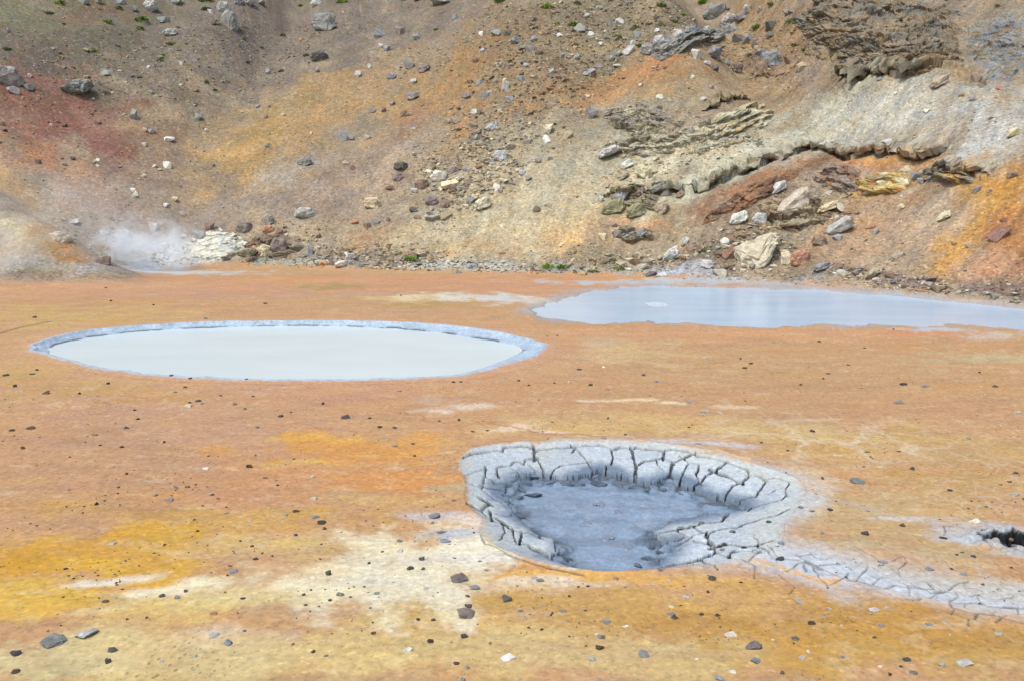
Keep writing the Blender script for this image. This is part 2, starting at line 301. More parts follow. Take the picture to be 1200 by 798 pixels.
# roughness masks on the hill: (.., code, amount)
CRAG = Blobs([(1030,30,110,42,0,0,1.),(1000,70,60,14,10,0,1.),(1100,60,70,20,0,0,.7),(1180,50,40,40,-30,0,.5),(750,150,70,30,-10,0,.55),(840,165,80,18,-20,0,.45),
   (740,240,60,14,0,0,.4),(740,276,40,10,0,0,.45),(990,205,70,16,0,0,.45),(1095,198,50,12,0,0,.6),(890,225,90,16,-24,0,.35),(890,78,26,20,0,0,.5),(780,48,44,12,-18,0,.4),(930,265,60,20,0,0,.3),(120,306,16,10,0,0,.5),(1175,265,40,40,-40,0,.35),(20,262,40,10,20,0,.3)])
RUBBLE = Blobs([(560,190,90,50,-35,0,1.),(640,80,120,70,-35,0,.8),(870,290,80,30,-10,0,1.),(420,303,110,14,0,0,.9),(310,290,60,22,0,0,.7),(740,310,80,12,0,0,.9),(1060,333,180,9,8,0,.9),(700,30,200,45,0,0,.7),
   (800,170,120,40,-20,0,.6),(900,60,60,50,0,0,.6),(540,313,160,7,0,0,.7),(250,60,300,60,0,0,.35),(960,240,70,30,0,0,.5),(140,300,100,16,0,0,.3)])
def wpath(pts): return [at(*p)[:2] for p in pts]
LIPS = [   # crust edges: path, rise above, recess below
 (wpath([(800,219),(825,212),(850,206),(868,200),(884,190),(905,184),(925,176),(945,168),(958,166),(975,174),(1000,180),(1020,176),(1045,173),(1065,178),(1090,171),(1105,165)]), .55, .5),
 (wpath([(752,228),(775,224),(800,220)]), .4, .35),
 (wpath([(1078,200),(1090,194),(1110,192),(1130,196),(1150,203)]), .35, .5),
 (wpath([(985,85),(1010,88),(1040,86),(1075,84),(1100,80),(1120,82)]), .75, .5),
 (wpath([(1008,52),(1025,54),(1050,50)]), .4, .3), (wpath([(1025,5),(1060,12),(1100,10)]), .5, .4),
 (wpath([(700,132),(722,128),(760,125),(790,128)]), .3, .25), (wpath([(715,146),(745,150),(785,150)]), .25, .2),
 (wpath([(820,122),(850,116),(870,113)]), .22, .18), (wpath([(740,50),(780,55),(820,48)]), .0, .0),
 (wpath([(700,235),(730,228),(756,236)]), .28, .2), (wpath([(722,274),(745,270),(765,276)]), .3, .25),
 (wpath([(960,244),(985,247),(1000,245)]), .3, .25), (wpath([(905,252),(920,258),(945,256),(956,247)]), .3, .3),
]
def hill_disp(x, y, t):
    """relief measured along the slope's normal"""
    on = sstep(0, 1.2, t)
    k = np.interp(x, _gx, _gd); n = np.sqrt(1+k*k)
    s_ = x + np.clip(t, 0, 60)*k/n                         # runs across the fall line
    n1 = fbm(x*.45, y*.45, 3, 50); n2 = fbm(x*.45+31, y*.45, 3, 51)
    cr = np.zeros_like(x)
    for ix, m, _ in CRAG.masks(x, y, n1, n2): cr[ix] = np.maximum(cr[ix], m)
    ru = np.zeros_like(x)
    for ix, m, _ in RUBBLE.masks(x, y, n1, n2): ru[ix] = np.maximum(ru[ix], m)
    d = .35*fbm(x*.12, y*.12, 3, 60) + .09*fbm(s_*.9, y*.12, 3, 61)*sstep(-4, 14, x) + (.010+.02*sstep(0, 14, x))*fbm(s_*2.6, t*.25, 3, 62)
    d += .018*fbm(x*1.5, y*1.5, 4, 63) + .008*fbm(x*5, y*5, 2, 64)
    wx = x + .35*fbm(x*1.1, y*1.1, 3, 65); wy = y + .35*fbm(x*1.1+9, y*1.1, 3, 66)
    f1, f2, rv = voro(wx*1.05+.35*wy, wy*1.7, 67)
    g1, g2, rw = voro(wx*3.0, wy*4.0, 68)
    d += cr*(.20*(rv-.4) + .10*(rw-.5) - .10*np.exp(-(f2-f1)/.09) + .14*ridged(wx*.5, wy*.8, 4, 69))
    d += ru*(.09*(rw-.3)*sstep(.02, .3, g2-g1) - .03 + .04*fbm(x*4, y*4, 2, 70))
    jx = .35*fbm(x*.9, y*.9, 4, 71); jy = .45*fbm(x*.9, y*.9+7, 4, 72)
    for P, up, dn in LIPS:
        xs = [p[0] for p in P]; o = np.argsort(xs); a, b = min(xs), max(xs)
        m = (x > a-1.5) & (x < b+1.5)
        if not m.any(): continue
        xm = x[m]+jx[m]; yl = np.interp(xm, np.array(xs)[o], np.array([p[1] for p in P])[o])
        e = (y[m]+jy[m]-yl)
        fade = sstep(a-1.2, a+.6, xm)*sstep(b+1.2, b-.6, xm)
        up, dn = up*.12, dn*.8
        dd = np.where(e > 0, up*sstep(0, .1, e)*np.exp(-e/3.5)*(1-np.clip(e, 0, 9)/9), -dn*(.7*np.exp(np.clip(e, -9, 0)/.35)+.3*np.exp(np.clip(e, -9, 0)/1.4)))
        d[m] += dd*fade*sstep(7, 4, np.abs(e))
    return d*on

BANDS = [ # floor bands: path px, half width (m), colour, strength
 ([(880,640),(930,654),(985,668),(1040,680),(1100,692),(1210,708),(1330,724)], .40, (206,214,232), .97),
 ([(1000,650),(1060,664),(1120,684),(1210,700),(1330,716)], .30, (206,200,196), .6),
 ([(835,640),(880,646),(930,656)], .30, (204,210,224), .9),
 ([(880,610),(930,600),(940,585)], .26, (208,208,216), .85),
 ([(735,519),(790,524),(830,531),(870,541),(905,552),(935,565),(950,575)], .05, (244,200,140), .9),
 ([(865,655),(930,666),(985,680)], .05, (238,186,116), .8),
 ([(300,486),(420,505),(560,497),(620,505),(700,515)], .035, (186,140,104), .5),
 ([(455,481),(520,495),(600,502),(680,513),(760,519)], .04, (190,136,96), .7),
 ([(940,575),(1000,590),(1060,606),(1140,616)], .12, (206,200,200), .3),
 ([(1020,668),(1100,684),(1200,698)], .16, (204,198,196), .5),
]
BANDS = [([at_z(p[0], p[1]) for p in P], w_, c, a) for P, w_, c, a in BANDS]
LCRACK = [at_z(*p) for p in [(-40,402),(0,391),(30,383),(62,377),(95,373),(130,369.5),(170,366)]]

def colour(x, y, z):
    """mineral colour of the ground, (n,3) albedo + grain"""
    t = foot_t(x, y)
    N = len(x); nf = t < 1.3; nh = ~(t < -1.2) | (z > .04); n1 = np.zeros(N); n2 = np.zeros(N); n3 = np.zeros(N); n4 = np.zeros(N)
    xa, ya = x[nh], y[nh]; n1[nh] = fbm(xa*.45, ya*.45, 4, 50); n2[nh] = fbm(xa*.45+31, ya*.45, 4, 51)
    xa, ya = x[nf], y[nf]; n3[nf] = fbm(xa*1.1, ya*.9, 5, 52, .6); n4[nf] = fbm(xa*1.1+11, ya*.9, 5, 53, .6)
    c = np.empty((N, 3)); grain = np.full(N, .25)
    fl = t < 1.0; hi = (t > -1.0) | ((z > .04) & (t < 1))
    w_ = np.maximum(sstep(-.25, .15, t + .25*n3), sstep(.04, .35, z - .35*np.log1p(np.exp(np.clip(t/.35, -50, 30)))*TAN*(t < 1) + .05*n3)*(z < 3.5)*(t < 1))
    cf = np.tile(floor_c((208,156,114)), (N, 1)); ch = np.tile(hill_c((152,134,112)), (N, 1))
    xs, ys = x[fl], y[fl]; cc = cf[fl]
    for ix, m, col in BF.masks(xs, ys, n3[fl]*.8, n4[fl]*.9, .75, .35, 1.2): cc[ix] += (floor_c(col)-cc[ix])*m[:, None]
    # streaks of pale and rust drawn out along the flat
    s1 = fbm(xs*.5, ys*2.2, 5, 80, .6); s2 = fbm(xs*1.6, ys*5.5, 4, 81, .6)
    cc *= (1 + .07*s1 + .05*s2)[:, None]
    cc[:, 2] *= 1 - .08*s1
    rust = sstep(.25, .9, fbm(xs*.35, ys*.9, 4, 83)); cc += (floor_c((212,148,92))-cc)*(.35*rust)[:, None]
    pale = sstep(.45, 1.0, fbm(xs*1.1, ys*3.2, 5, 84, .6)); cc += (alb((232,214,186))-cc)*(.28*pale)[:, None]
    rl_ = 1-np.abs(fbm(xs*.55, ys*.8, 4, 86, .6)); rl_ = sstep(.965, 1., rl_)*sstep(-.1, .5, gnoise(xs*.25, ys*.3, 97)+.1); cc *= (1-.13*rl_)[:, None]
    cr_ = sstep(.0, .25, fbm(xs*2.6, ys*3.2, 4, 98, .7)-.35)*sstep(-.2, .4, gnoise(xs*.4, ys*.4, 99)); cc += (floor_c((236,218,190))-cc)*(.16*cr_)[:, None]
    dk_ = sstep(.3, .9, fbm(xs*.8, ys*2., 5, 100, .65)); cc *= (1-.09*dk_)[:, None]
    for P, hw, col, a in BANDS:
        x0 = min(p[0] for p in P)-1; x1 = max(p[0] for p in P)+1; y0 = min(p[1] for p in P)-1; y1 = max(p[1] for p in P)+1
        m = (xs > x0) & (xs < x1) & (ys > y0) & (ys < y1)
        if m.any():
            d = line_d(xs[m]+.12*n3[fl][m], ys[m]+.22*n4[fl][m], P); k = a*(1-sstep(hw*.2, hw*1.7, d)); cc[m] += (alb(col)-cc[m])*k[:, None]
    # efflorescence network right of and behind the pit
    m = (ys > 9.5) & (ys < 19) & (xs > 1.5)
    if m.any():
        xm, ym = xs[m], ys[m]
        a = xm + .25*fbm(xm*1.3, ym*1.3, 3, 85); b = ym + .35*fbm(xm*1.3, ym*1.3, 3, 86)
        f1, f2, rv = voro(a*1.05, b*.75, 87); g1, g2, rg = voro(a*3.2, b*2.2, 88)
        region = np.exp(-(((xm-5.0)/2.3)**2+((ym-13.4)/1.5)**2)**1.5)
        reg2 = np.exp(-(((xm-7.0)/3.4)**2+((ym-11.6)/2.6)**2)**1.5)
        k = region*.8*np.exp(-(f2-f1)/.10) + .55*reg2*np.exp(-(g2-g1)/.09)*sstep(-.3, .5, fbm(xm*.8, ym*.8, 2, 89))
        cc[m] += (alb((226,208,186))-cc[m])*np.clip(k, 0, .85)[:, None]
    # left pool bank and halo
    m = (ys > 14) & (ys < 29) & (xs < 4) & (xs > -18)
    if m.any():
        xm, ym = xs[m], ys[m]
        wx = xm + .09*fbm(xm*1.2, ym*1.2, 4, 40); wy = ym + .13*fbm(xm*1.2, ym*1.2, 4, 41)
        dR = poly_sd(wx, wy, L_RIM)
        k = .8*np.exp(-np.clip(-dR, 0, 9)/.7); cc[m] += (floor_c((222,166,134))-cc[m])*k[:, None]
        k = sstep(-.22, -.02, dR); bk = alb((186,204,230))*(1+.12*n3[fl][m])[:, None]; cc[m] += (bk-cc[m])*k[:, None]
    m = (ys > 20) & (ys < 42) & (xs > -1)
    if m.any():
        xm, ym = xs[m], ys[m]
        wx = xm + .30*fbm(xm*.9, ym*.9, 4, 43); wy = ym + .65*fbm(xm*.7, ym*.7, 5, 44)
        dR = poly_sd(wx, wy, R_RIM); k = .8*sstep(-.9, .1, dR); cc[m] += (alb((182,178,184))-cc[m])*k[:, None]
    # pit and streak mud
    m = (xs > -1.6) & (xs < 7.6) & (ys > 7.4) & (ys < 14.2)
    if m.any():
        xm, ym = xs[m], ys[m]
        q = .10*n3[fl][m]
        dR = poly_sd(xm, ym, P_RIM)+q*.8; dE = -poly_sd(xm, ym, P_EDGE)
        k = .6*np.exp(-np.clip(-dR, 0, 9)/.16)*sstep(1.0, 2.4, xm+.25*(ym-9)); cc[m] += (alb((208,206,214))-cc[m])*k[:, None]
        k = sstep(-.02, .08, dR)
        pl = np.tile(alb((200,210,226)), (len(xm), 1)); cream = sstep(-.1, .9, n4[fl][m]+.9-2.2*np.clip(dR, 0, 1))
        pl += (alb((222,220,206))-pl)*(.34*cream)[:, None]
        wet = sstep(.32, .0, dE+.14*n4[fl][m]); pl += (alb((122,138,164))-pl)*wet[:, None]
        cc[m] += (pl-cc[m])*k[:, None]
        dS = poly_sd(xm+.08*fbm(xm*5, ym*5, 3, 160), ym+.12*fbm(xm*5, ym*5, 3, 161), S_RIM)
        k = sstep(-.22, -.02, dS+q); cc[m] += (alb((178,186,200))-cc[m])*(.8*k)[:, None]
        k = sstep(-.03, .03, dS); cc[m] += (alb((24,26,31))-cc[m])*k[:, None]  # side hole: wet mud blackened, the opening's shade put into the colour
    m = (ys > 20) & (ys < 26) & (xs < -8)
    if m.any():
        d = line_d(xs[m]+.05*n3[fl][m], ys[m]+.12*n4[fl][m], LCRACK); cc[m] *= (1-.62*np.exp(-(d/.07)**2))[:, None]
    cf[fl] = cc
    # hill
    xs, ys, ts = x[hi], y[hi], t[hi]; cc = ch[hi]
    for ix, m, col in BH.masks(xs, ys, n1[hi], n2[hi], .55, .25, 1.3): cc[ix] += (hill_c(col)-cc[ix])*m[:, None]
    k_ = np.interp(xs, _gx, _gd); s_ = xs + np.clip(ts, 0, 60)*k_/np.sqrt(1+k_*k_)
    st = fbm(s_*2.2, ts*.18, 4, 90, .6)
    cc *= (1 + .17*st*sstep(-6, 8, xs) + .06*st)[:, None]
    su = sstep(.1, .7, fbm(s_*1.1+40, ts*.10, 4, 95, .6))*sstep(-4, 6, xs); cc += (hill_c((176,152,118))-cc)*(.35*su)[:, None]
    cc *= (1 + .16*n1[hi] + .10*fbm(xs*2.4, ys*2.4, 4, 91, .65))[:, None]
    hue = fbm(xs*.8, ys*.8, 4, 92); cc[:, 0] *= 1+.07*hue; cc[:, 2] *= 1-.10*hue
    g = sstep(9, 16, ts)*sstep(.25, .9, fbm(xs*1.6, ys*1.6, 4, 93, .7)+.25)*sstep(14, 4, xs); cc += (hill_c((118,120,84))-cc)*(.32*g)[:, None]
    y_ = sstep(.5, 1., fbm(xs*3.1, ys*3.1, 3, 94, .7)); cc += (hill_c((196,178,140))-cc)*(.4*y_)[:, None]
    ch[hi] = cc
    c = cf*(1-w_[:, None]) + ch*w_[:, None]
    grain = .12 + .88*w_
    return np.clip(c, .004, .9), grain

# ------------------------------------------------------------------ node materials
def mat(name):
    m = bpy.data.materials.new(name); m.use_nodes = True
    n = m.node_tree.nodes; b = n['Principled BSDF']; return m, m.node_tree, b
def N(t, typ, **kw):
    n = t.nodes.new(typ)
    for k, v in kw.items(): setattr(n, k, v)
    return n
def mixmul(t, a, b, fac=1.0, mode='MULTIPLY'):
    m = N(t, 'ShaderNodeMix', data_type='RGBA', blend_type=mode); m.inputs[0].default_value = fac
    t.links.new(a, m.inputs[6]); t.links.new(b, m.inputs[7]); return m.outputs[2]
def ramp(t, src, stops):
    r = N(t, 'ShaderNodeValToRGB'); e = r.color_ramp.elements
    while len(e) < len(stops): e.new(.5)
    for i, (p, c) in enumerate(stops):
        e[i].position = p; e[i].color = (c, c, c, 1) if not hasattr(c, '__len__') else tuple(c)+(1,)
    t.links.new(src, r.inputs[0]); return r.outputs[0]
def ground_material(name, speck, rough, bump, wet=None, spec=.25):
    m, t, b = mat(name); L = t.links.new
    at_ = N(t, 'ShaderNodeAttribute', attribute_name='Col'); tc = N(t, 'ShaderNodeTexCoord')
    nz = N(t, 'ShaderNodeTexNoise'); nz.inputs['Scale'].default_value = 3.5*speck; nz.inputs['Detail'].default_value = 6; nz.inputs['Roughness'].default_value = .72
    L(tc.outputs['Object'], nz.inputs['Vector'])
    a = ramp(t, nz.outputs['Fac'], [(.25, .72), (.5, 1.0), (.75, 1.28)])
    vo = N(t, 'ShaderNodeTexVoronoi'); vo.inputs['Scale'].default_value = 9*speck; L(tc.outputs['Object'], vo.inputs['Vector'])
    sep = N(t, 'ShaderNodeSeparateColor'); L(vo.outputs['Color'], sep.inputs[0])
    c1 = ramp(t, sep.outputs[0], [(0, .62), (.3, .92), (.75, 1.03), (.92, 1.15), (1, 1.45)] if name == 'hillside_rubble' else [(0, .8), (.2, .97), (.9, 1.02), (1, 1.2)])
    o = mixmul(t, at_.outputs['Color'], a); o = mixmul(t, o, c1)
    if name == 'mineral_mud':
        v3 = N(t, 'ShaderNodeTexVoronoi'); v3.inputs['Scale'].default_value = 16; mpp = N(t, 'ShaderNodeMapping'); mpp.inputs['Scale'].default_value = (1, .6, 1); L(tc.outputs['Object'], mpp.inputs[0]); L(mpp.outputs[0], v3.inputs['Vector'])
        mk = N(t, 'ShaderNodeTexNoise'); mk.inputs['Scale'].default_value = .55; mk.inputs['Detail'].default_value = 4; L(tc.outputs['Object'], mk.inputs['Vector'])
        s3 = N(t, 'ShaderNodeSeparateColor'); L(v3.outputs['Color'], s3.inputs[0])
        th = N(t, 'ShaderNodeMapRange'); th.inputs[1].default_value = .48; th.inputs[2].default_value = .72; th.inputs[3].default_value = .0; th.inputs[4].default_value = .30; L(mk.outputs['Fac'], th.inputs[0])
        lt = N(t, 'ShaderNodeMath', operation='LESS_THAN'); L(v3.outputs['Distance'], lt.inputs[0]); L(th.outputs[0], lt.inputs[1])
        sp2 = N(t, 'ShaderNodeMix', data_type='RGBA', blend_type='MULTIPLY'); L(lt.outputs[0], sp2.inputs[0]); L(o, sp2.inputs[6]); sp2.inputs[7].default_value = (.62, .58, .55, 1); o = sp2.outputs[2]
    L(o, b.inputs['Base Color']); b.inputs['Roughness'].default_value = rough; b.inputs['Specular IOR Level'].default_value = spec
    n2 = N(t, 'ShaderNodeTexNoise'); n2.inputs['Scale'].default_value = 14*speck; n2.inputs['Detail'].default_value = 5; n2.inputs['Roughness'].default_value = .7
    L(tc.outputs['Object'], n2.inputs['Vector'])
    ad = N(t, 'ShaderNodeMath', operation='ADD'); L(n2.outputs['Fac'], ad.inputs[0]); L(sep.outputs[1], ad.inputs[1])
    if name != 'hillside_rubble': t.links.remove(ad.inputs[1].links[0]); ad.inputs[1].default_value = 0
    bp = N(t, 'ShaderNodeBump'); bp.inputs['Strength'].default_value = bump[0]; bp.inputs['Distance'].default_value = bump[1]
    L(ad.outputs[0], bp.inputs['Height']); L(bp.outputs[0], b.inputs['Normal'])
    return m
M_HILL = ground_material('hillside_rubble', 1.25, .95, (.55, .03))
M_FLOOR = ground_material('mineral_mud', 3.2, .72, (.32, .012))
M_PIT = ground_material('dried_mud', 4.0, .8, (.35, .008))

def set_col(me, c, name='Col'):
    a = me.color_attributes.new(name, 'FLOAT_COLOR', 'POINT')
    d = np.ones((len(c), 4), np.float32); d[:, :3] = c; a.data.foreach_set('color', d.ravel())
def mesh_np(name, V, Q, material, c=None, smooth=True, parent=None, loc=None):
    me = bpy.data.meshes.new(name); V = np.asarray(V, np.float32); Q = np.asarray(Q, np.int32); k = Q.shape[1]
    me.vertices.add(len(V)); me.vertices.foreach_set('co', V.ravel())
    me.loops.add(Q.size); me.loops.foreach_set('vertex_index', Q.ravel())
    me.polygons.add(len(Q)); me.polygons.foreach_set('loop_start', np.arange(0, Q.size, k, dtype=np.int32)); me.polygons.foreach_set('loop_total', np.full(len(Q), k, np.int32))
    me.polygons.foreach_set('use_smooth', np.full(len(Q), smooth)); me.update(); me.validate()
    if c is not None: set_col(me, c)
    me.materials.append(material)
    o = bpy.data.objects.new(name, me); COL.objects.link(o)
    if loc is not None: o.location = loc
    if parent is not None: o.parent = parent
    return o
def tag(o, label=None, cat=None, group=None, kind=None):
    if label: o['label'] = label
    if cat: o['category'] = cat
    if group: o['group'] = group
    if kind: o['kind'] = kind
    return o
def compact(V, Q, C=None):
    u, inv = np.unique(Q, return_inverse=True); return V[u], inv.reshape(Q.shape), (None if C is None else C[u])

print('T', round(time.time()-_T0, 1), '--------------- terrain: floor')
# ------------------------------------------------------------------ terrain: floor and hillside
PX0, PX1, PY0, PY1 = -1.25, 7.2, 7.0, 13.95            # cracked patch rectangle
th = np.concatenate([np.linspace(-180, -36, 60)[:-1], np.linspace(-36, -33, 8)[:-1], np.linspace(-33, 33, 880), np.linspace(33, 36, 8)[1:], np.linspace(36, 180, 60)[1:-1]])
rs = [.6, 1.2, 2, 3, 4]; r = 4.6
while r < 30: rs.append(r); r += max(.03, 3.6e-4*r*r) if not 27 < r < 34 else .11
while r < 75: rs.append(r); r += .095
while r < 120: rs.append(r); r *= 1.02
while r < 2500: rs.append(r); r *= 1.2
rs = np.array(rs); T, Rr = np.meshgrid(np.radians(th), rs)
X = (Rr*np.sin(T)).ravel(); Y = (Rr*np.cos(T)).ravel(); nr, nc = Rr.shape
hx, hy = X, Y
Z0 = height0(X, Y); tt = foot_t(X, Y); e = .3
far = Rr.ravel() < 110
dzx = (height0(X+e, Y)-height0(X-e, Y))/(2*e); dzy = (height0(X, Y+e)-height0(X, Y-e))/(2*e)
nl = np.sqrt(1+dzx**2+dzy**2); D = np.zeros_like(X); mm = far & (tt > 0); D[mm] = hill_disp(X[mm], Y[mm], tt[mm])
RL = np.zeros_like(X); mm = (tt < .6) & far; RL[mm] = relief(X[mm], Y[mm])
CC = np.tile(alb((160,140,115)), (len(X), 1)); CC[far], _g = colour(X[far], Y[far], Z0[far])
VX = X - dzx/nl*D; VY = Y - dzy/nl*D; VZ = Z0 + D/nl + RL
inp = (X > PX0) & (X < PX1) & (Y > PY0) & (Y < PY1)
ed = np.minimum(np.minimum(X-PX0, PX1-X), np.minimum(Y-PY0, PY1-Y))
VZ = np.where(inp, VZ - 1.2*sstep(.10, .34, ed), VZ)
# the milky pool's bank is a finer ring of its own: keep the coarse floor just below it
_lr = np.array(L_RIM); LCX, LCY = _lr.mean(0); _la = np.arctan2(_lr[:, 1]-LCY, _lr[:, 0]-LCX); _lq = np.hypot(_lr[:, 0]-LCX, _lr[:, 1]-LCY); _oo = np.argsort(_la)
_ia = np.linspace(-np.pi, np.pi, 1441)
def _rim_r(a):
    out = np.zeros(len(a)); ca, sa = np.cos(a), np.sin(a)
    for i in range(len(_lr)):
        ax, ay = _lr[i]-(LCX, LCY); bx, by = _lr[(i+1) % len(_lr)]-(LCX, LCY); ex, ey = bx-ax, by-ay
        den = ca*ey-sa*ex; den = np.where(np.abs(den) < 1e-9, 1e-9, den); q = (ax*ey-ay*ex)/den; w_ = (ax*sa-ay*ca)/den
        ok_ = (q > 0) & (w_ >= -1e-6) & (w_ <= 1+1e-6); out = np.where(ok_, q, out)
    return out
_ir = _rim_r(_ia); _ir[_ir <= 0] = np.interp(np.flatnonzero(_ir <= 0), np.flatnonzero(_ir > 0), _ir[_ir > 0])
def rim_k(x, y): return np.hypot(x-LCX, y-LCY)/np.interp(np.arctan2(y-LCY, x-LCX), _ia, _ir)
inl = (np.abs(X-LCX) < 12) & (np.abs(Y-LCY) < 7); VZ[inl] -= .5*sstep(1.075, 1.0, rim_k(X[inl], Y[inl]))
ka, aa = np.meshgrid(np.concatenate([np.linspace(1.11, 1.04, 8)[:-1], np.linspace(1.04, .90, 30)[:-1], np.linspace(.9, .74, 12)]), _ia[:-1], indexing='ij')
rk = np.interp(aa, _ia, _ir)*ka; bx_ = (LCX+rk*np.cos(aa)).ravel(); by_ = (LCY+rk*np.sin(aa)).ravel()
bz_ = relief(bx_, by_) + .006*fbm(bx_*4, by_*4, 4, 141)*sstep(1.03, .98, ka.ravel()) + .003
bcol, _ = colour(bx_, by_, bz_*0)
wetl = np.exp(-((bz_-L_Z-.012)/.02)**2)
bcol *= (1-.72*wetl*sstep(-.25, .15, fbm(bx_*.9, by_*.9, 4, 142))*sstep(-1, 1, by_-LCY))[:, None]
IB = np.arange(ka.size).reshape(ka.shape); JB = np.roll(IB, -1, axis=1); QB = np.stack([IB[:-1], JB[:-1], JB[1:], IB[1:]], -1).reshape(-1, 4)[:, ::-1]
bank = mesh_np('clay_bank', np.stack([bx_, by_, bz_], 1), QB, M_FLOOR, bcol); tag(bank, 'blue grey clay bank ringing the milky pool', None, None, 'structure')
V = np.stack([VX, VY, VZ], 1)
I = np.arange(nr*nc).reshape(nr, nc)
J2 = np.roll(I, -1, axis=1)
Q = np.stack([I[:-1], J2[:-1], J2[1:], I[1:]], -1)[:, :, ::1].reshape(-1, 4)[:, ::-1]
tq = tt[Q].mean(1)
mz_ = Z0 - .35*np.log1p(np.exp(np.clip(tt/.35, -50, 30)))*TAN*(tt < 1)
qh = (tq > 0.) | ((mz_[Q].mean(1) > .2) & (tq < 1) & (Z0[Q].max(1) < 4))
deep = (ed[Q].min(1) > .34)
v, q, c = compact(V, Q[qh], CC); hillside = mesh_np('hillside', v, q, M_HILL, c)
tag(hillside, 'rubble strewn brown and ochre slope rising behind the pools', None, None, 'structure')
v, q, c = compact(V, Q[~qh & ~deep], CC); ground = mesh_np('ground', v, q, M_FLOOR, c)
tag(ground, 'orange and cream mineral stained mud flat around the pools', None, None, 'structure')


print('T', round(time.time()-_T0, 1), '------ rock outcrops and crust')
# ------------------------------------------------------------------ rock outcrops and crust ledges standing out of the slope
def surfv(x, y, off=0.):
    t = foot_t(x, y); z = height0(x, y); e = .3
    a = (height0(x+e, y)-height0(x-e, y))/.6; b = (height0(x, y+e)-height0(x, y-e))/.6; n = np.stack([-a, -b, np.ones_like(a)], 1); n /= np.linalg.norm(n, axis=1)[:, None]
    d = hill_disp(x, y, np.maximum(t, 0.))
    return np.stack([x, y, z], 1) + n*(d+off)[:, None], n
def outcrop(cx, cy, rx, ry, rot, led, amp, cols, label, res=(150, 90), seed=0, skew=.0, fs=1., rough=1.):
    cu, cv = np.linspace(-1.2, 1.2, 9), np.linspace(-1.2, 1.2, 7); ro = math.radians(rot); GA = np.zeros((7, 9, 2))
    for j_ in range(7):
        for i_ in range(9):
            qx = cu[i_]*rx*math.cos(ro)-cv[j_]*ry*math.sin(ro); qy = cu[i_]*rx*math.sin(ro)+cv[j_]*ry*math.cos(ro); GA[j_, i_] = at(cx+qx, cy+qy)[:2]
    Fm = np.array([[0, GA[-1, 4, 0]-GA[0, 4, 0]], [0, GA[-1, 4, 1]-GA[0, 4, 1]]])
    u, v = np.meshgrid(np.linspace(-1.2, 1.2, res[0]), np.linspace(-1.2, 1.2, res[1])); u = u.ravel(); v = v.ravel()
    gi = np.clip((u+1.2)/2.4*8, 0, 7.999); gj = np.clip((v+1.2)/2.4*6, 0, 5.999); i0 = gi.astype(int); j0 = gj.astype(int); fi = (gi-i0)[:, None]; fj = (gj-j0)[:, None]
    XY = (GA[j0, i0]*(1-fi)+GA[j0, i0+1]*fi)*(1-fj)+(GA[j0+1, i0]*(1-fi)+GA[j0+1, i0+1]*fi)*fj; x = XY[:, 0].copy(); y = XY[:, 1].copy()
    a = u*rx/19+seed*7.7; b = v*ry/9.5
    n1 = fbm(a*.7, b*.7, 5, 200, .6); n2 = fbm(a*.7+5, b*.9, 5, 201, .6)
    r = np.sqrt((u+.28*n1)**2+(v+.28*n2)**2); m = 1-r
    q = v*led*.5 + skew*u + .6*fbm(a*.35, b*.5, 4, 202) + .10*fbm(a*1.6, b*1.6, 3, 203)
    f = q-np.floor(q); saw = np.where(f < .7, (f/.7)**1.2, sstep(1.0, .7, f))
    ph = np.floor(q); var = .55+.9*_R2[(ph.astype(int)*37+seed*11) & 4095]
    f1, f2, rv = voro(a*1.1+.3*n1, b*1.9+.3*n2+ph*.37, 204); g1, g2, rw = voro(a*3.0, b*4.6, 205)
    k_ = min(1., amp*1.6); h = amp*(.28+.7*saw*var) + k_*(.18*(rv-.45) + .10*ridged(a*.6, b*1.2, 3, 206))
    d = np.where(m > 0, h*sstep(0, .35, m), 0) - .35*sstep(.08, -.1, m)
    P, n = surfv(x, y); nh = n.copy(); nh[:, 2] = 0; nh /= np.linalg.norm(nh, axis=1)[:, None]+1e-9; n = .35*n + nh; n /= np.linalg.norm(n, axis=1)[:, None]
    dwn = np.array([Fm[0, 1], Fm[1, 1]]); L_ = np.linalg.norm(dwn); dwn = dwn/L_ if L_ > 0 else dwn
    mk = sstep(0, .4, m); sh = 0*saw; P = P + n*d[:, None]; X3, Z3 = (P[:, 0]+3*seed)*fs, P[:, 2]*fs
    e3, e4, r3 = voro(X3*1.5+.3*fbm(X3, Z3, 3, 210), Z3*2.4+.3*fbm(X3+9, Z3, 3, 211), 212); d3 = .24*fbm(X3*.9, Z3*1.6, 5, 213, .6) + .20*(r3-.5) - .16*np.exp(-(e4-e3)/.10)*(r3 > .2) + .05*ridged(X3*3.5, Z3*5, 3, 214)
    P = P + n*(d3*mk*min(1, .4+amp)*rough/fs)[:, None]; P[:, 0] += dwn[0]*sh; P[:, 1] += dwn[1]*sh
    cc = np.zeros((len(x), 3)); k = sstep(-.35, .35, fbm(a*.5, b*.7, 4, 208)+.5*(rv-.5))[:, None]
    cc = hill_c(cols[0])*(1-k)+hill_c(cols[1])*k
    if len(cols) > 2: k = sstep(.15, .45, fbm(a*.8+3, b*1.1, 4, 209))[:, None]; cc = cc*(1-k)+hill_c(cols[2])*k
    cc = cc*(1+.20*n2+.32*(r3-.5)-.35*np.exp(-(e4-e3)/.06)+.16*fbm(X3*5, Z3*6, 3, 215))[:, None]
    nu, nv = res; II = np.arange(nu*nv).reshape(nv, nu); Qo = np.stack([II[:-1, :-1], II[1:, :-1], II[1:, 1:], II[:-1, 1:]], -1).reshape(-1, 4)
    Qo = Qo[m[Qo].max(1) > -.08]
    c0 = P[Qo[0, 0]].copy(); c0 = P.mean(0); v_, q_, c_ = compact(P-c0, Qo, cc)
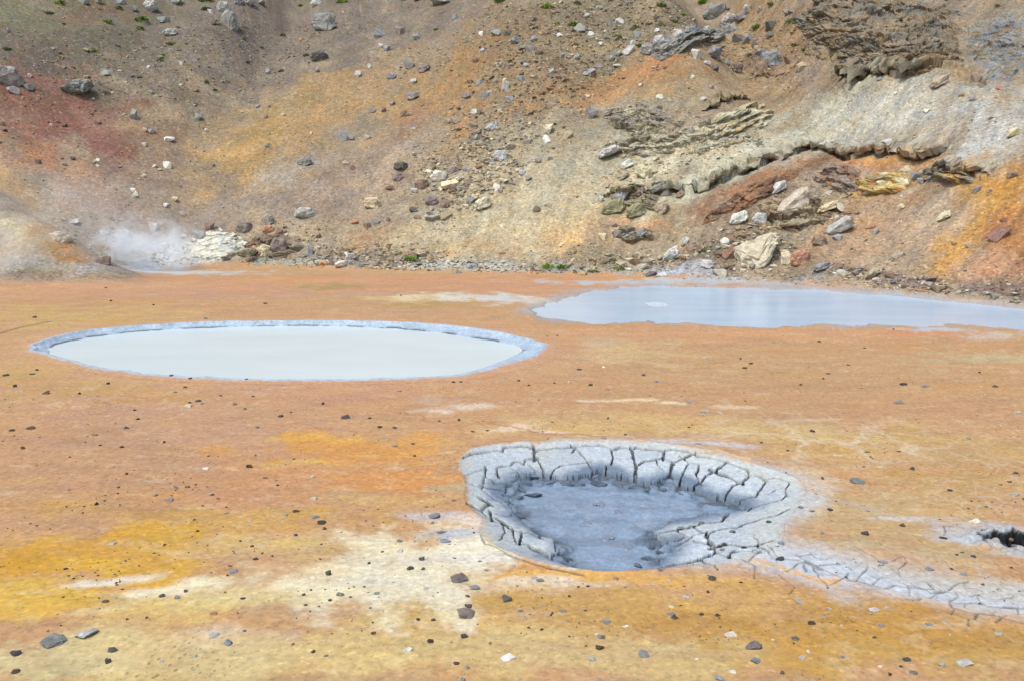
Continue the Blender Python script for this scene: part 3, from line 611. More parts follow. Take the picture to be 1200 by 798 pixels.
    o = mesh_np('rock_outcrop', v_, q_, M_CRAG, np.clip(c_, .01, .9), smooth=False, loc=tuple(c0)); tag(o, label, 'rock outcrop'); return o
def ledge(path, thick, over, back, col, col2, label, seed=0):
    P = np.array([at(*p)[:2] for p in path]); seg = np.r_[0, np.cumsum(np.linalg.norm(np.diff(P, axis=0), axis=1))]; n_ = max(24, int(seg[-1]/.055))
    s_ = np.linspace(0, seg[-1], n_); xx = np.interp(s_, seg, P[:, 0]); yy = np.interp(s_, seg, P[:, 1])
    tx = np.gradient(xx); ty = np.gradient(yy); L_ = np.hypot(tx, ty); nx, ny = -ty/L_, tx/L_
    sg = np.sign(ny.mean()); nx, ny = nx*sg, ny*sg
    fade = sstep(0, .8, s_)*sstep(0, .8, seg[-1]-s_)
    jag = .45*fbm(s_*.55, s_*0+seed, 3, 220) + .42*(voro(s_*1.1, s_*0+seed*3.1, 221)[2]-.5) + .18*(voro(s_*3.1, s_*0+seed*1.7, 227)[2]-.5) + .06*fbm(s_*5, s_*0, 2, 222)
    th = thick*(.65+.8*np.clip(.5+fbm(s_*.8, s_*0+seed+9, 3, 223), 0, 1))*fade
    rows = []; back = back*.42; prof = [(back, -.12), (back*.6, .15), (back*.3, .40), (.3, .62), (.1, .8), (-over*.6, .95), (-over, .80), (-over*1.02, .45), (-over*.8, .05), (-over*.2, -.25), (.25, -.7)]
    for k, (e, h) in enumerate(prof):
        w_ = 1. if k > 2 else k/3.
        ee = e*(fade if k > 3 else 1) + jag*w_; x = xx+nx*ee; y = yy+ny*ee
        Ps, n = surfv(xx+nx*(np.maximum(ee, .15 if k > 5 else -9)), yy+ny*(np.maximum(ee, .15 if k > 5 else -9))) if k > 5 else surfv(x, y)
        if k > 5: Ps[:, 0] = x; Ps[:, 1] = y; Ps[:, 2] += (ee-np.maximum(ee, .15))*TAN*.6
        hh = h*th + .09*fbm(s_*3+k*.35, s_*0+k*.8+seed, 3, 224)*(1 if 0 < k < 9 else .2)*fade
        rows.append(Ps+n*hh[:, None])
    for k in range(1, len(rows)-1):
        Pk = rows[k]; dk = .10*fbm(Pk[:, 0]*2.2, Pk[:, 2]*4+seed, 4, 226, .6)*fade; rows[k] = Pk + np.stack([dk*.3, -dk, dk*.5], 1)
    V_ = np.concatenate(rows); nr_ = len(prof); II = np.arange(nr_*n_).reshape(nr_, n_); Ql = np.stack([II[:-1, :-1], II[1:, :-1], II[1:, 1:], II[:-1, 1:]], -1).reshape(-1, 4)
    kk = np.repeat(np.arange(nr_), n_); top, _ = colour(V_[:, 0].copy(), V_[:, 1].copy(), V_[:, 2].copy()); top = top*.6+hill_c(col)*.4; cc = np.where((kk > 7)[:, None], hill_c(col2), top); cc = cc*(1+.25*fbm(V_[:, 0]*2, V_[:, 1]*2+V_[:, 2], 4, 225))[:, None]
    c0 = V_.mean(0); o = mesh_np('crust_ledge', V_-c0, Ql, M_CRAG, np.clip(cc, .01, .9), smooth=False, loc=tuple(c0)); tag(o, label, 'rock ledge')
M_CRAG = ground_material('weathered_rock', 1.6, .95, (.7, .04))
outcrop(1030, 30, 100, 58, 6, 3.4, .5, [(142,126,104), (132,124,112), (154,132,104)], 'dark overhanging crag filling the top right of the slope', (300, 210), 1, 0, .55, .8)
outcrop(1085, 74, 40, 14, -4, 1.6, .4, [(150,128,98), (132,116,94)], 'low brown ledge jutting out at the right foot of the dark crag', (120, 60), 2)
outcrop(1172, 55, 42, 42, -35, 3, .25, [(138,142,146), (150,144,132), (146,128,104)], 'blue grey shattered rock face beside the right edge above the grey scree', (150, 120), 3)
outcrop(748, 138, 46, 17, 4, 2.4, .42, [(172,160,142), (148,138,126), (192,180,150)], 'broken grey brown outcrop of stacked ledges in the middle right of the slope', (150, 90), 4)
outcrop(768, 168, 62, 15, -8, 3, .45, [(190,180,156), (172,162,142), (202,192,166)], 'pale rubbly ledges just below the broken grey brown outcrop', (170, 80), 5)
outcrop(858, 150, 56, 22, -20, 3.5, .45, [(204,196,172), (188,178,152), (196,176,136)], 'cream fractured ledges above the long crust edge', (170, 110), 6)
outcrop(812, 46, 62, 11, -20, 1.4, .4, [(156,152,144), (140,136,130)], 'slanting ridge of pale blocky rock below the big grey boulder', (180, 60), 7)
outcrop(890, 80, 20, 17, 0, 2, .7, [(146,122,94), (130,112,92)], 'crumbling brown rock nose left of the dark crag', (80, 70), 8)
outcrop(742, 236, 34, 15, 5, 2, .5, [(176,162,134), (160,150,114), (156,140,120)], 'olive grey outcrop just above the orange stained hollow', (110, 80), 9)
outcrop(742, 277, 26, 8, 0, 2, .4, [(140,128,112), (160,140,110)], 'small dark rounded outcrop low on the slope above the far shore', (90, 50), 10)
outcrop(1032, 214, 38, 13, -12, 2, .4, [(208,182,116), (190,170,130), (196,140,84)], 'cream and ochre cobbled rock band under the crust in the right bank', (130, 70), 11)
outcrop(1105, 200, 34, 10, 4, 2, .5, [(168,160,148), (172,154,124), (196,158,100)], 'grey blocky rock lip with a hollow under it on the right bank', (120, 60), 12)
outcrop(985, 210, 30, 20, 10, 3, .45, [(168,148,134), (168,132,104), (156,144,138)], 'mauve brown lumpy rock below the middle of the crust edge', (100, 80), 13)
outcrop(930, 250, 44, 20, 0, 2, .5, [(176,160,130), (150,126,104)], 'tan eroded shelf carrying the big pale slab', (130, 80), 14)
outcrop(880, 232, 70, 11, -27, 2, .2, [(138,102,78), (122,94,76), (156,116,84)], 'rusty brown undercut bank below the long crust edge', (190, 60), 16)
outcrop(320, 288, 40, 14, 0, 2, .3, [(160,146,126), (140,118,98)], 'heap of mixed rubble right of the white mound', (110, 60), 17)
outcrop(252, 288, 36, 18, -6, 1.1, .25, [(238,232,214), (232,226,206), (214,214,208)], 'white mineral crusted mound at the slope foot beside the steam', (110, 80), 18, 0, 1., .35)
ledge([(800,221),(825,214),(850,207),(868,200),(884,190),(905,184),(925,176),(945,168),(958,166)], .30, .30, 2.4, (192,186,162), (120,84,60), 'left part of the long pale crust edge over the rusty bank', 1)
ledge([(954,167),(975,174),(1000,180),(1020,176),(1045,173),(1065,178),(1090,171),(1107,164)], .28, .30, 2.2, (184,178,160), (128,92,62), 'right part of the long pale crust edge over the ochre band', 2)
ledge([(752,231),(775,226),(803,221)], .36, .3, 1.6, (178,172,154), (110,90,76), 'short grey crust lip with dark shade left of the long crust edge', 3)
ledge([(1082,199),(1094,194),(1112,192),(1132,196),(1150,203)], .34, .34, 1.4, (176,164,142), (134,112,90), 'short grey brown lip over the dark hollow in the right bank', 4)
ledge([(986,84),(1010,88),(1040,86),(1075,83),(1100,79)], .6, .5, 1.4, (140,122,98), (84,74,62), 'overhanging lower rim of the dark crag', 5)
ledge([(905,252),(920,259),(942,259),(956,249)], .3, .25, 1.2, (188,178,150), (124,100,80), 'crumbling pale lip below the big pale slab', 6)
ledge([(820,124),(850,117),(874,113)], .24, .22, 1.2, (172,156,126), (110,92,72), 'thin brown ledge line on the ochre slope left of the crag', 7)

print('T', round(time.time()-_T0, 1), '------- cracked ground, plates')
# ------------------------------------------------------------------ cracked ground, plates
CR = [ # px points, width in px
 ([(545,534.5),(551.7,531),(561,530),(571.5,528.7),(584,527.5),(588,528.7),(590,524.6),(598,523.4),(619,523.4),(625.8,527)],2.3),
 ([(625,525),(625.6,530),(626.3,537)],3.2),
 ([(626.3,536.8),(616,538.6),(613.5,543.8),(609,541),(603,541),(597,545),(589,544.8),(582,547.3),(582,553),(584,557)],2.0),
 ([(629,537),(633.3,544),(636.8,551),(637,558)],2.0),([(626,537),(629,537)],1.5),
 ([(626,526),(640,526.3),(651,524.6),(658,524.6),(671,523.5)],2.1),([(671.7,527.5),(675,523.4),(683.3,522.6),(693.8,522.3),(706.7,523),(713.7,525),(719.5,527.3),(726.5,525.2),(733.5,525.2),(740.5,527.5),(746.3,524.6),(753.3,527),(765,526.3),(776.7,527.7),(778.4,531),(776.7,538)],2.3),
 ([(645,557),(650.8,548.5),(660,545),(679,543.3),(688,542.7)],1.3),([(598,547.3),(606.5,552),(608.8,557),(606,560)],.8),([(619,543.8),(626.3,550),(626,556)],.8),
 ([(672,523.5),(677.5,527.5),(686.8,539),(696,553)],1.2),([(716.6,527.5),(718.3,538),(716,545.6),(711.3,546),(709,556)],1.4),
 ([(740.5,527.5),(742.8,540.3),(745.8,548.5),(743.8,564)],3.0),([(719,537),(731,540),(741,537)],.7),
 ([(746.3,547),(755.7,541.5),(767.3,539.8),(774.3,538),(782.5,539),(788.3,543.3)],2.0),([(769.7,540.3),(770.3,545),(775.5,550)],1.2),
 ([(788.3,543.3),(786.6,551),(783.7,562)],2.4),([(784,560),(772,564),(760.3,566),(744,565.4)],3.0),
 ([(788.3,542.7),(795.3,539.8),(800,537.4),(812.8,532.8)],1.6),([(800,537.8),(808.2,543.3),(817.5,543.8),(819.3,548.5),(815.8,556.7),(820.4,565.4)],2.0),
 ([(807,545),(800,555),(796,567)],1.2),([(809,572),(821.6,564.8),(828,556.7),(837.3,552.6),(851.3,543.3)],1.8),
 ([(837.3,553.2),(851.3,557.8),(866.5,564.8)],4.2),([(874.7,560),(870,564.8),(858.3,569.5),(851.3,578.8),(847,584)],2.2),
 ([(777,528),(788,527.5),(800,529.3),(812.8,532),(817.5,535),(828,536.3),(838.5,539),(850,542),(863,546.8),(875.8,549.7),(878.2,556.7),(874.7,560)],2.2),
 ([(878.2,556.7),(886.3,556),(894.5,560),(898.6,562.5),(893.3,570.7),(886.3,580)],2.2),([(889,559),(896,562)],3.),([(887.5,579.8),(900.3,578.8),(908.5,575.3)],1.1),
 ([(866,589),(867.7,586.4),(886.3,580)],1.1),([(878,597),(881.7,594.6),(900.3,590),(916.7,585.3),(922.5,580),(921.3,573),(926,564.8),(921,563.7),(910,560),(899,562)],1.4),
 ([(922,582),(921.5,576)],3.),([(569,547),(568,556.7),(565,568)],2.0),([(569,558.4),(576,561.3),(579,565.4),(590,566)],1.1),([(568,569),(576,571),(585,573)],3.2),([(545,556),(556,552),(569,548)],.7),
 ([(550,565),(562,570),(570,576),(580,584),(592,590)],1.3),([(552,591),(562,596),(570,592)],3.5),([(565,584),(574,589)],3),
 ([(601.8,597),(607.7,605),(618,612)],1.2),([(611,624),(609,634)],1.6),([(617,636),(624,641.3),(640.3,647.8),(649,654)],2.4),([(650,628.5),(650.8,641)],1.4),([(600,619),(610,623),(620.5,623),(633,629)],1.4),
 ([(564.5,627.3),(568,635),(578.5,637.8),(589,642.5),(596,648.3),(605.3,652.4),(621.7,657.7),(640,663.5),(659,666.4),(679,670.5)],1.0),([(574,598),(576,606)],2.4),([(586,609),(591,612)],3.),([(586.7,602),(597,603.4),(603,601)],.9),([(566,600),(574,606),(587,612),(600,619)],1.0),([(600,619),(606,636),(617,636)],.9),([(588,612),(592,622),(585,632)],.8),
 ([(853,602.8),(846,611),(832,612.8),(825,612.8),(816.8,615.7),(801.7,618.6),(790,620),(772,624)],1.8),([(812,617.4),(820.3,622),(829.7,625),(829.7,631)],1.5),
 ([(790,640),(793.5,638.4),(804,633.8),(813.3,626.8),(825,623.8)],1.),([(794.7,622.7),(803.4,626)],1.1),([(788,634),(792.3,633.8),(801.7,629)],1.),
 ([(820.3,635),(830.8,636.7),(836.7,641.3),(839,646),(830.8,650.7),(820.3,654.2),(808.7,657),(790,660),(775,662)],2.4),([(836.7,641.3),(846,639)],2.6),([(829.7,631),(836,637)],2.),([(777,666),(795,662),(813.3,660)],1.8),
 ([(822.7,655.3),(830.8,660),(837.8,662.3)],1.3),([(854,650),(860,646)],1.3),([(864.8,617.6),(872.3,614.6),(882,611.6),(895.6,607),(910.7,603.3),(924,597.3)],1.),([(829.7,625),(845,620),(864.8,617.6)],.9),
 ([(855,651.4),(856.5,648.4),(868.6,644),(876,645.4),(888,647)],1.3),([(879,654.4),(889.6,647)],1.1),([(846,639),(849,637),(859.5,637.9),(870,641),(885,639.4),(903,635)],1.),
 ([(902.4,641.7),(910,651.4),(918,654.4),(933,656),(943.8,659),(955.8,665.7),(970.8,670),(990.4,678.5),(1004,681.5),(1019,684.5)],1.2),([(943.8,659),(935.5,660.5),(928.7,665.7),(921,670)],1.3),
 ([(954,663.5),(969.3,662),(984,661)],.8),([(948,647),(955.8,653.7),(967.8,656.7),(974,653)],1.),([(995,671.7),(988.9,677.7),(969.3,686.8)],1.2),([(1002.4,681.5),(1010,673),(1016,668.7),(1016.7,662)],1.3),
 ([(912,673),(919.7,679),(931.7,688),(924,695.8)],.8),([(885,665.7),(883.6,673)],.9),([(993.4,664),(999.4,668.7)],1.),([(867,655),(880.6,659.7)],1.),([(839,646),(850,652),(867,655)],.8),
 ([(1017,683.8),(1035.5,689.7),(1050.8,686.3),(1061,688),(1075,690)],1.2),([(1022,684.6),(1032,677)],1.2),([(1058.4,651.6),(1063.5,659),(1052.5,666.8),(1055,674.5)],1.),([(1045,658),(1058.4,651.6)],.8),
 ([(1067.7,683),(1074.5,688),(1083,688.8),(1091,694.8),(1107,692)],1.1),([(1088.8,699.8),(1094.8,696.4),(1107.4,692.2)],1.3),([(1111.7,691.4),(1118.4,686.3),(1125,683),(1135.4,681)],1.2),([(1123.5,698),(1113.4,704),(1116,711.7)],1.1),([(1120,694),(1123.5,698)],1.),
 ([(1116.8,705.8),(1135.4,707),(1150.6,707)],.8),([(1144.7,698),(1149,705),(1157.4,710),(1171,711.7),(1199.7,711.7),(1215,713)],1.5),([(1137,699),(1148,696.5)],1.2),([(1118.4,715),(1115,721)],1.2),([(1141.3,725),(1146.4,718.4)],1.5),([(1135.4,725),(1133.7,733.7)],1.5),
 ([(1116,712),(1141,718),(1165,720),(1180,724),(1199.7,729.4)],.7),([(1165.8,728.6),(1179.4,720)],1.),([(1169,703),(1186,699.8)],1.),([(1191,711.7),(1193.7,718.4)],1.4),([(1086,682),(1094.8,687),(1103,691.4)],1.),
 ([(1106.6,616),(1107.4,628)],1.4),([(1070,627),(1081,636)],.8),([(1061,701.5),(1072.8,702.4),(1079.5,700.7)],.9),([(1028,631),(1033,640)],.7),([(1000,640),(1022,652),(1035,660)],.6),([(1150,634),(1162,642)],1.),([(1131,706),(1130,712)],1.),
]
dxg, dyg = .0112, .0165
gx = np.arange(PX0, PX1+1e-6, dxg); gy = np.arange(PY0, PY1+1e-6, dyg); GX, GY = np.meshgrid(gx, gy); shp = GX.shape; fx_, fy_ = GX.ravel(), GY.ravel()
PH = pit_h(fx_, fy_)
def at_pit(px, py):
    z = np.zeros(len(px))
    for _ in range(8):
        x, y = at_z(px, py, z); z = .5*z + .5*np.maximum(pit_h(x, y), E_Z)
    return x, y
wx = fx_ + .009*fbm(fx_*7, fy_*7, 3, 100); wy = fy_ + .013*fbm(fx_*7, fy_*7, 3, 101)
CD = np.full(len(fx_), 1.)       # distance outside the crack's walls, negative in the crack
def carve(P, wd):
    x0 = min(p[0] for p in P)-.35; x1 = max(p[0] for p in P)+.35; y0 = min(p[1] for p in P)-.35; y1 = max(p[1] for p in P)+.35
    i0, i1 = np.searchsorted(gx, [x0, x1]); j0, j1 = np.searchsorted(gy, [y0, y1])
    if i1 <= i0 or j1 <= j0: return
    sl = (slice(j0, j1), slice(i0, i1))
    d = line_d(wx.reshape(shp)[sl], wy.reshape(shp)[sl]*.45, [(p[0], p[1]*.45) for p in P]) - wd*(.8+.5*gnoise(GX[sl]*5, GY[sl]*5, 102))
    A = CD.reshape(shp); A[sl] = np.minimum(A[sl], d)
for pts, wd in CR:
    x, y = at_pit(np.array([p[0] for p in pts]), np.array([p[1] for p in pts]))
    if pts[0][0] < 905 and wd > .85:
        for a_, b_ in ((0, 1), (-1, -2)):
            L_ = math.hypot(x[a_]-x[b_], y[a_]-y[b_]); x[a_] += (x[a_]-x[b_])/L_*.06; y[a_] += (y[a_]-y[b_])/L_*.08
    carve(list(zip(x, y)), max(.0095, wd*.0092) if pts[0][0] < 870 else max(.0042, wd*.0045))
rr = random.Random(5)
# finer crazing along the pale streak
st1 = line_d(fx_, fy_, BANDS[0][0]); st2 = line_d(fx_, fy_, BANDS[2][0])
zoneC = np.maximum(np.exp(-(st1/.60)**2), .9*np.exp(-(st2/.40)**2))
sel = zoneC > .08; xs_, ys_ = wx[sel], wy[sel]
for cell, wdt, th_ in ((.36, .0036, .36),):
    a_ = xs_/cell + .25*fbm(xs_*2, ys_*2, 3, 150); b_ = ys_/(cell*1.7) + .25*fbm(xs_*2, ys_*2, 3, 151)
    f1, f2, rv = voro(a_, b_, 152); dd_ = (f2-f1)*.5*cell; br = sstep(th_, th_-.45, gnoise(xs_*2.6, ys_*1.8, 153)*.5+.5-.45*zoneC[sel])
    CD[sel] = np.minimum(CD[sel], dd_ - wdt*1.6*br + .02*(1-br))
dRg = poly_sd(fx_, fy_, P_RIM); dEg = -poly_sd(fx_+.05*fbm(fx_*5, fy_*5, 4, 103, .6), fy_+.09*fbm(fx_*5, fy_*5, 4, 104, .6), P_EDGE)
zone = (dRg > .03) & (dEg > 0)
isp = (dRg > -.02) & (dEg > 0) & (CD > 0)
edr = np.minimum(np.minimum(fx_-PX0, PX1-fx_), np.minimum(fy_-PY0, PY1-fy_))
base = pit_h(fx_, fy_, False) + relief(fx_, fy_)*1.0
fine = .004*fbm(fx_*5, fy_*5, 4, 105) + .0025*fbm(fx_*22, fy_*22, 2, 106)
ZG = base + fine*sstep(0, .2, edr)
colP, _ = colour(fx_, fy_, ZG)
crk = sstep(.006, -.004, CD)*sstep(0, .1, edr)
# ground under and beside the plates
Zg = ZG.copy() - np.where(zone, .05, .016)*crk
lip = zone & (dEg > 0)
Zg = np.where(zone, np.minimum(Zg, ZG - .085 + .01*fbm(fx_*20, fy_*20, 2, 107)), Zg)
Zg = np.where(dEg <= .02, np.minimum(Zg, PH-.06-.3*sstep(.02, -.08, dEg)), Zg)
Zg += .0006+.002*sstep(0, .1, edr)
deepmud = alb((92,100,112))
cg = colP + ((deepmud*.4+colP*.22)-colP)*(.85*crk)[:, None]
cg[zone] = alb((104,112,126))*(1+.25*fbm(fx_[zone]*9, fy_[zone]*9, 3, 108))[:, None]
Ig = np.arange(len(fx_)).reshape(shp)
Qg = np.stack([Ig[:-1, :-1], Ig[:-1, 1:], Ig[1:, 1:], Ig[1:, :-1]], -1).reshape(-1, 4)
keep = ~((dEg[Qg].max(1) < -.35))
v, q, c = compact(np.stack([fx_, fy_, Zg], 1), Qg[keep], cg)
cracked = mesh_np('cracked_ground', v, q, M_FLOOR, c)
tag(cracked, 'pale crazed mud streaked with dark cracks around the mud pit', None, None, 'structure')

# label connected plates
lab = np.full(shp, -1, np.int32); ok = isp.reshape(shp); comps = []
from collections import deque
oky, okx = np.nonzero(ok)
for j, i in zip(oky.tolist(), okx.tolist()):
    if lab[j, i] >= 0: continue
    k = len(comps); dq = deque([(j, i)]); lab[j, i] = k; n = 0
    while dq:
        a, b = dq.popleft(); n += 1
        for a2, b2 in ((a+1, b), (a-1, b), (a, b+1), (a, b-1)):
            if 0 <= a2 < shp[0] and 0 <= b2 < shp[1] and ok[a2, b2] and lab[a2, b2] < 0:
                lab[a2, b2] = k; dq.append((a2, b2))
    comps.append(n)
pit = bpy.data.objects.new('mud_pit', None); COL.objects.link(pit); pcx, pcy = at_z(745, 590, 0); pit.location = (float(pcx), float(pcy), 0)
tag(pit, 'round boiling mud pit with cracked pale blue grey rim in the foreground', 'mud pit')
PL = Vector((float(pcx), float(pcy), 0))
labf = lab.ravel(); lq = labf[Qg]; same = (lq[:, 0] >= 0) & (lq.min(1) == lq.max(1))
Zp = ZG - .004*np.exp(-np.clip(CD, 0, 1)/.008)*(CD < .08) - .008*np.exp(-np.clip(dEg, 0, 1)/.02)
nplates = 0; smallQ = []
for k, n in enumerate(comps):
    if n < 14: continue
    sel = Qg[same & (lq[:, 0] == k)]
    if len(sel) < 8: continue
    if n < 60: smallQ.append(sel); 
    ex = fx_[sel].mean(); ey = fy_[sel].mean()
    u, inv = np.unique(sel, return_inverse=True); q = inv.reshape(sel.shape)
    tx, ty = rr.gauss(0, .012), rr.gauss(0, .012); dz = rr.gauss(0, .004)
    if dRg[sel].max() > .9: tx = ty = 0
    fade = sstep(0, .12, dRg[u])
    vz = Zp[u] + .0045 + fade*(tx*(fx_[u]-ex)+ty*(fy_[u]-ey)+dz)
    v = np.stack([fx_[u]-PL.x, fy_[u]-PL.y, vz], 1)
    e_ = np.concatenate([q[:, [0, 1]], q[:, [1, 2]], q[:, [2, 3]], q[:, [3, 0]]]); key = np.sort(e_, 1); kk = key[:, 0].astype(np.int64)*10**7+key[:, 1]
    _, idx, cnt = np.unique(kk, return_index=True, return_counts=True); be = e_[idx[cnt == 1]]
    bv = np.unique(be); mp = np.full(len(v), -1); mp[bv] = len(v)+np.arange(len(bv))
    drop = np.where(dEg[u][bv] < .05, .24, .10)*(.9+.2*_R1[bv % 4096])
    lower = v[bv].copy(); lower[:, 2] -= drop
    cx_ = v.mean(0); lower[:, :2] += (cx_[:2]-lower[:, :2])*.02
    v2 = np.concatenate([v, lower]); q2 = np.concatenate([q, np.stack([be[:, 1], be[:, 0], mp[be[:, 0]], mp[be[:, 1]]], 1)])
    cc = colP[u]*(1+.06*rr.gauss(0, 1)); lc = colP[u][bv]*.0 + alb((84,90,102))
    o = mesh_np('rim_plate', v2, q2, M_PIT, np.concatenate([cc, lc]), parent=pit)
    nplates += 1
print('plates', nplates, 'ground quads', len(Q), 'patch', len(Qg))

# liquid mud
mx = np.arange(-.9, 3.6, .02); my = np.arange(8.3, 13.2, .03); MX, MY = np.meshgrid(mx, my); a, b = MX.ravel(), MY.ravel()
dm = poly_sd(a, b, P_EDGE)
cxm, cym = at_z(722, 602, M_Z); rad = np.hypot(a-cxm, (b-cym)*.8)
mz = .012*fbm(a*3, b*3, 4, 120) + .010*np.sin(rad*16+2*fbm(a*2, b*2, 3, 121))*np.exp(-rad/.7) + .006*ridged(a*6, b*6, 3, 122) + .05*np.exp(-(dm/.12)**2)*(fbm(a*5, b*5, 3, 123)*.5+.4)
shelf = sstep(.34, .03, dm + .10*fbm(a*3, b*3, 3, 127)); v1, v2, v3 = voro(a*7+.3*fbm(a*4, b*4, 2, 128), b*6, 129)
mz += shelf*(.085*(v3-.25) - .03*np.exp(-(v2-v1)/.08))*sstep(.1, .5, gnoise(a*1.3+2, b*1.3, 130)+.45)
mcol = np.tile(alb((148,168,198)), (len(a), 1))*(1+.10*fbm(a*2.2, b*2.2, 4, 124)+.08*ridged(a*5, b*7, 4, 125))[:, None]
mcol *= (1 - .22*sstep(-.1, .5, fbm(a*1.6, b*2.6, 4, 131)))[:, None]
mcol *= (1-shelf*(.42*(v3 < .5)+.3*np.exp(-(v2-v1)/.1)+.15))[:, None]
ring = np.exp(-((rad-.42-.08*gnoise(a*2, b*2, 5))/.035)**2)*sstep(-.2, .3, gnoise(a*1.7, b*1.7, 8)+.1) + .6*np.exp(-((rad-.95-.1*gnoise(a*2, b*2, 6))/.04)**2)*sstep(0, .4, gnoise(a*1.5, b*1.5, 9))
mcol += (alb((196,206,222))-mcol)*np.clip(ring, 0, 1)[:, None]*.32
Im = np.arange(len(a)).reshape(MX.shape); Qm = np.stack([Im[:-1, :-1], Im[:-1, 1:], Im[1:, 1:], Im[1:, :-1]], -1).reshape(-1, 4)
k = dm[Qm].min(1) > -.3
v, q, c = compact(np.stack([a-PL.x, b-PL.y, mz+M_Z], 1), Qm[k], mcol)
M_MUD = ground_material('liquid_mud', 5., .32, (.25, .006), spec=.5)
mesh_np('liquid_mud', v, q, M_MUD, c, parent=pit)

print('T', round(time.time()-_T0, 1), '----------------------- water')
# ------------------------------------------------------------------ water
def water_mat(name, col, rough, scale, bump, spec=.5, var=.1):
    m, t, b = mat(name); L = t.links.new; tc = N(t, 'ShaderNodeTexCoord')
    mp = N(t, 'ShaderNodeMapping'); mp.inputs['Scale'].default_value = (.6, 1.4, 1); L(tc.outputs['Object'], mp.inputs[0])
    nz = N(t, 'ShaderNodeTexNoise'); nz.inputs['Scale'].default_value = .5; nz.inputs['Detail'].default_value = 5; L(mp.outputs[0], nz.inputs[0])
    c = np.minimum(np.array(alb(col))*np.array([1.0, 1.04, 1.11]), .8); r_ = N(t, 'ShaderNodeValToRGB'); r_.color_ramp.elements[0].position = .3; r_.color_ramp.elements[1].position = .7
    r_.color_ramp.elements[0].color = tuple(c*(1-var))+(1,); r_.color_ramp.elements[1].color = tuple(np.clip(c*(1+var), 0, .95))+(1,)
    L(nz.outputs[0], r_.inputs[0]); L(r_.outputs[0], b.inputs['Base Color'])
    b.inputs['Roughness'].default_value = rough; b.inputs['Specular IOR Level'].default_value = spec
    n2 = N(t, 'ShaderNodeTexNoise'); n2.inputs['Scale'].default_value = scale; n2.inputs['Detail'].default_value = 3; L(mp.outputs[0], n2.inputs[0])
    bp = N(t, 'ShaderNodeBump'); bp.inputs['Strength'].default_value = bump; bp.inputs['Distance'].default_value = .02; L(n2.outputs[0], bp.inputs['Height']); L(bp.outputs[0], b.inputs['Normal'])
    return m
def grow(P, d):
    cx = sum(p[0] for p in P)/len(P); cy = sum(p[1] for p in P)/len(P)
    return [(cx+(p[0]-cx)*(1+d/max(.1, abs(p[0]-cx)+.5)), cy+(p[1]-cy)*(1+d/max(.1, abs(p[1]-cy)+.5))) for p in P]
def sheet(name, P, z, m):
    bm = bmesh.new(); vs = [bm.verts.new((p[0], p[1], z)) for p in P]; f = bm.faces.new(vs)
    if f.normal.z < 0: f.normal_flip()
    bmesh.ops.triangulate(bm, faces=bm.faces[:]); me = bpy.data.meshes.new(name); bm.to_mesh(me); bm.free(); me.materials.append(m)
    o = bpy.data.objects.new(name, me); COL.objects.link(o); return o
MW1 = water_mat('milky_water', (228,238,244), .26, 5, .12, .45, .04)
MW2 = water_mat('blue_water', (200,222,250), .20, 7, .22, .45, .06)
tag(sheet('milky_pool', grow(L_SHORE, .45), L_Z, MW1), 'pale milky hot pool with a sunken blue clay bank', None, None, 'structure')
tag(sheet('blue_pool', grow(R_RIM, .9), R_Z, MW2), 'grey blue hot pool at the foot of the slope', None, None, 'structure')

print('T', round(time.time()-_T0, 1), '------------------------ rocks')
# ------------------------------------------------------------------ rocks
def rock_mesh(name, seed, flat=1., n=16, sub=0, rough=.06, mat_=None):
    r_ = random.Random(seed); bm = bmesh.new()
    for k in range(n):
        v = Vector((r_.gauss(0, 1), r_.gauss(0, 1), r_.gauss(0, 1))).normalized()
        v *= r_.uniform(.86, 1.08); v = Vector((max(-.82, min(.82, v.x)), max(-.8, min(.8, v.y)), max(-.75, min(.75, v.z))))
        bm.verts.new(v)
    res = bmesh.ops.convex_hull(bm, input=bm.verts[:]); 
    bmesh.ops.delete(bm, geom=list({g for g in res['geom_interior'] if isinstance(g, bmesh.types.BMVert)}), context='VERTS')
    loose = [v for v in bm.verts if not v.link_faces]
    if loose: bmesh.ops.delete(bm, geom=loose, context='VERTS')
    if sub:
        bmesh.ops.bevel(bm, geom=bm.edges[:], offset=.035, clamp_overlap=True, segments=1, affect='EDGES', profile=.5)
        bmesh.ops.triangulate(bm, faces=bm.faces[:])
        bmesh.ops.subdivide_edges(bm, edges=bm.edges[:], cuts=sub, use_grid_fill=True)
        for v in bm.verts:
            p = v.co.copy(); nn = p.normalized()
            d = mnoise.fractal(p*2.2+Vector((seed, 0, 0)), 1., 2., 4)*rough*1.6 + mnoise.fractal(p*7+Vector((0, seed, 0)), 1., 2., 3)*rough*.8
            f = mnoise.voronoi(p*1.7+Vector((seed, 3, 1)))[0]; d -= rough*1.6*max(0, 1-(f[1]-f[0])/.12)
            v.co = p + nn*d
    xs = [v.co.x for v in bm.verts]; ys = [v.co.y for v in bm.verts]; zs = [v.co.z for v in bm.verts]
    for v in bm.verts:
        v.co = Vector(((v.co.x-min(xs))/(max(xs)-min(xs))-.5, (v.co.y-min(ys))/(max(ys)-min(ys))-.5, (v.co.z-min(zs))/(max(zs)-min(zs))-.5))
    me = bpy.data.meshes.new(name); bm.to_mesh(me); bm.free()
    if mat_: me.materials.append(mat_)
    return me
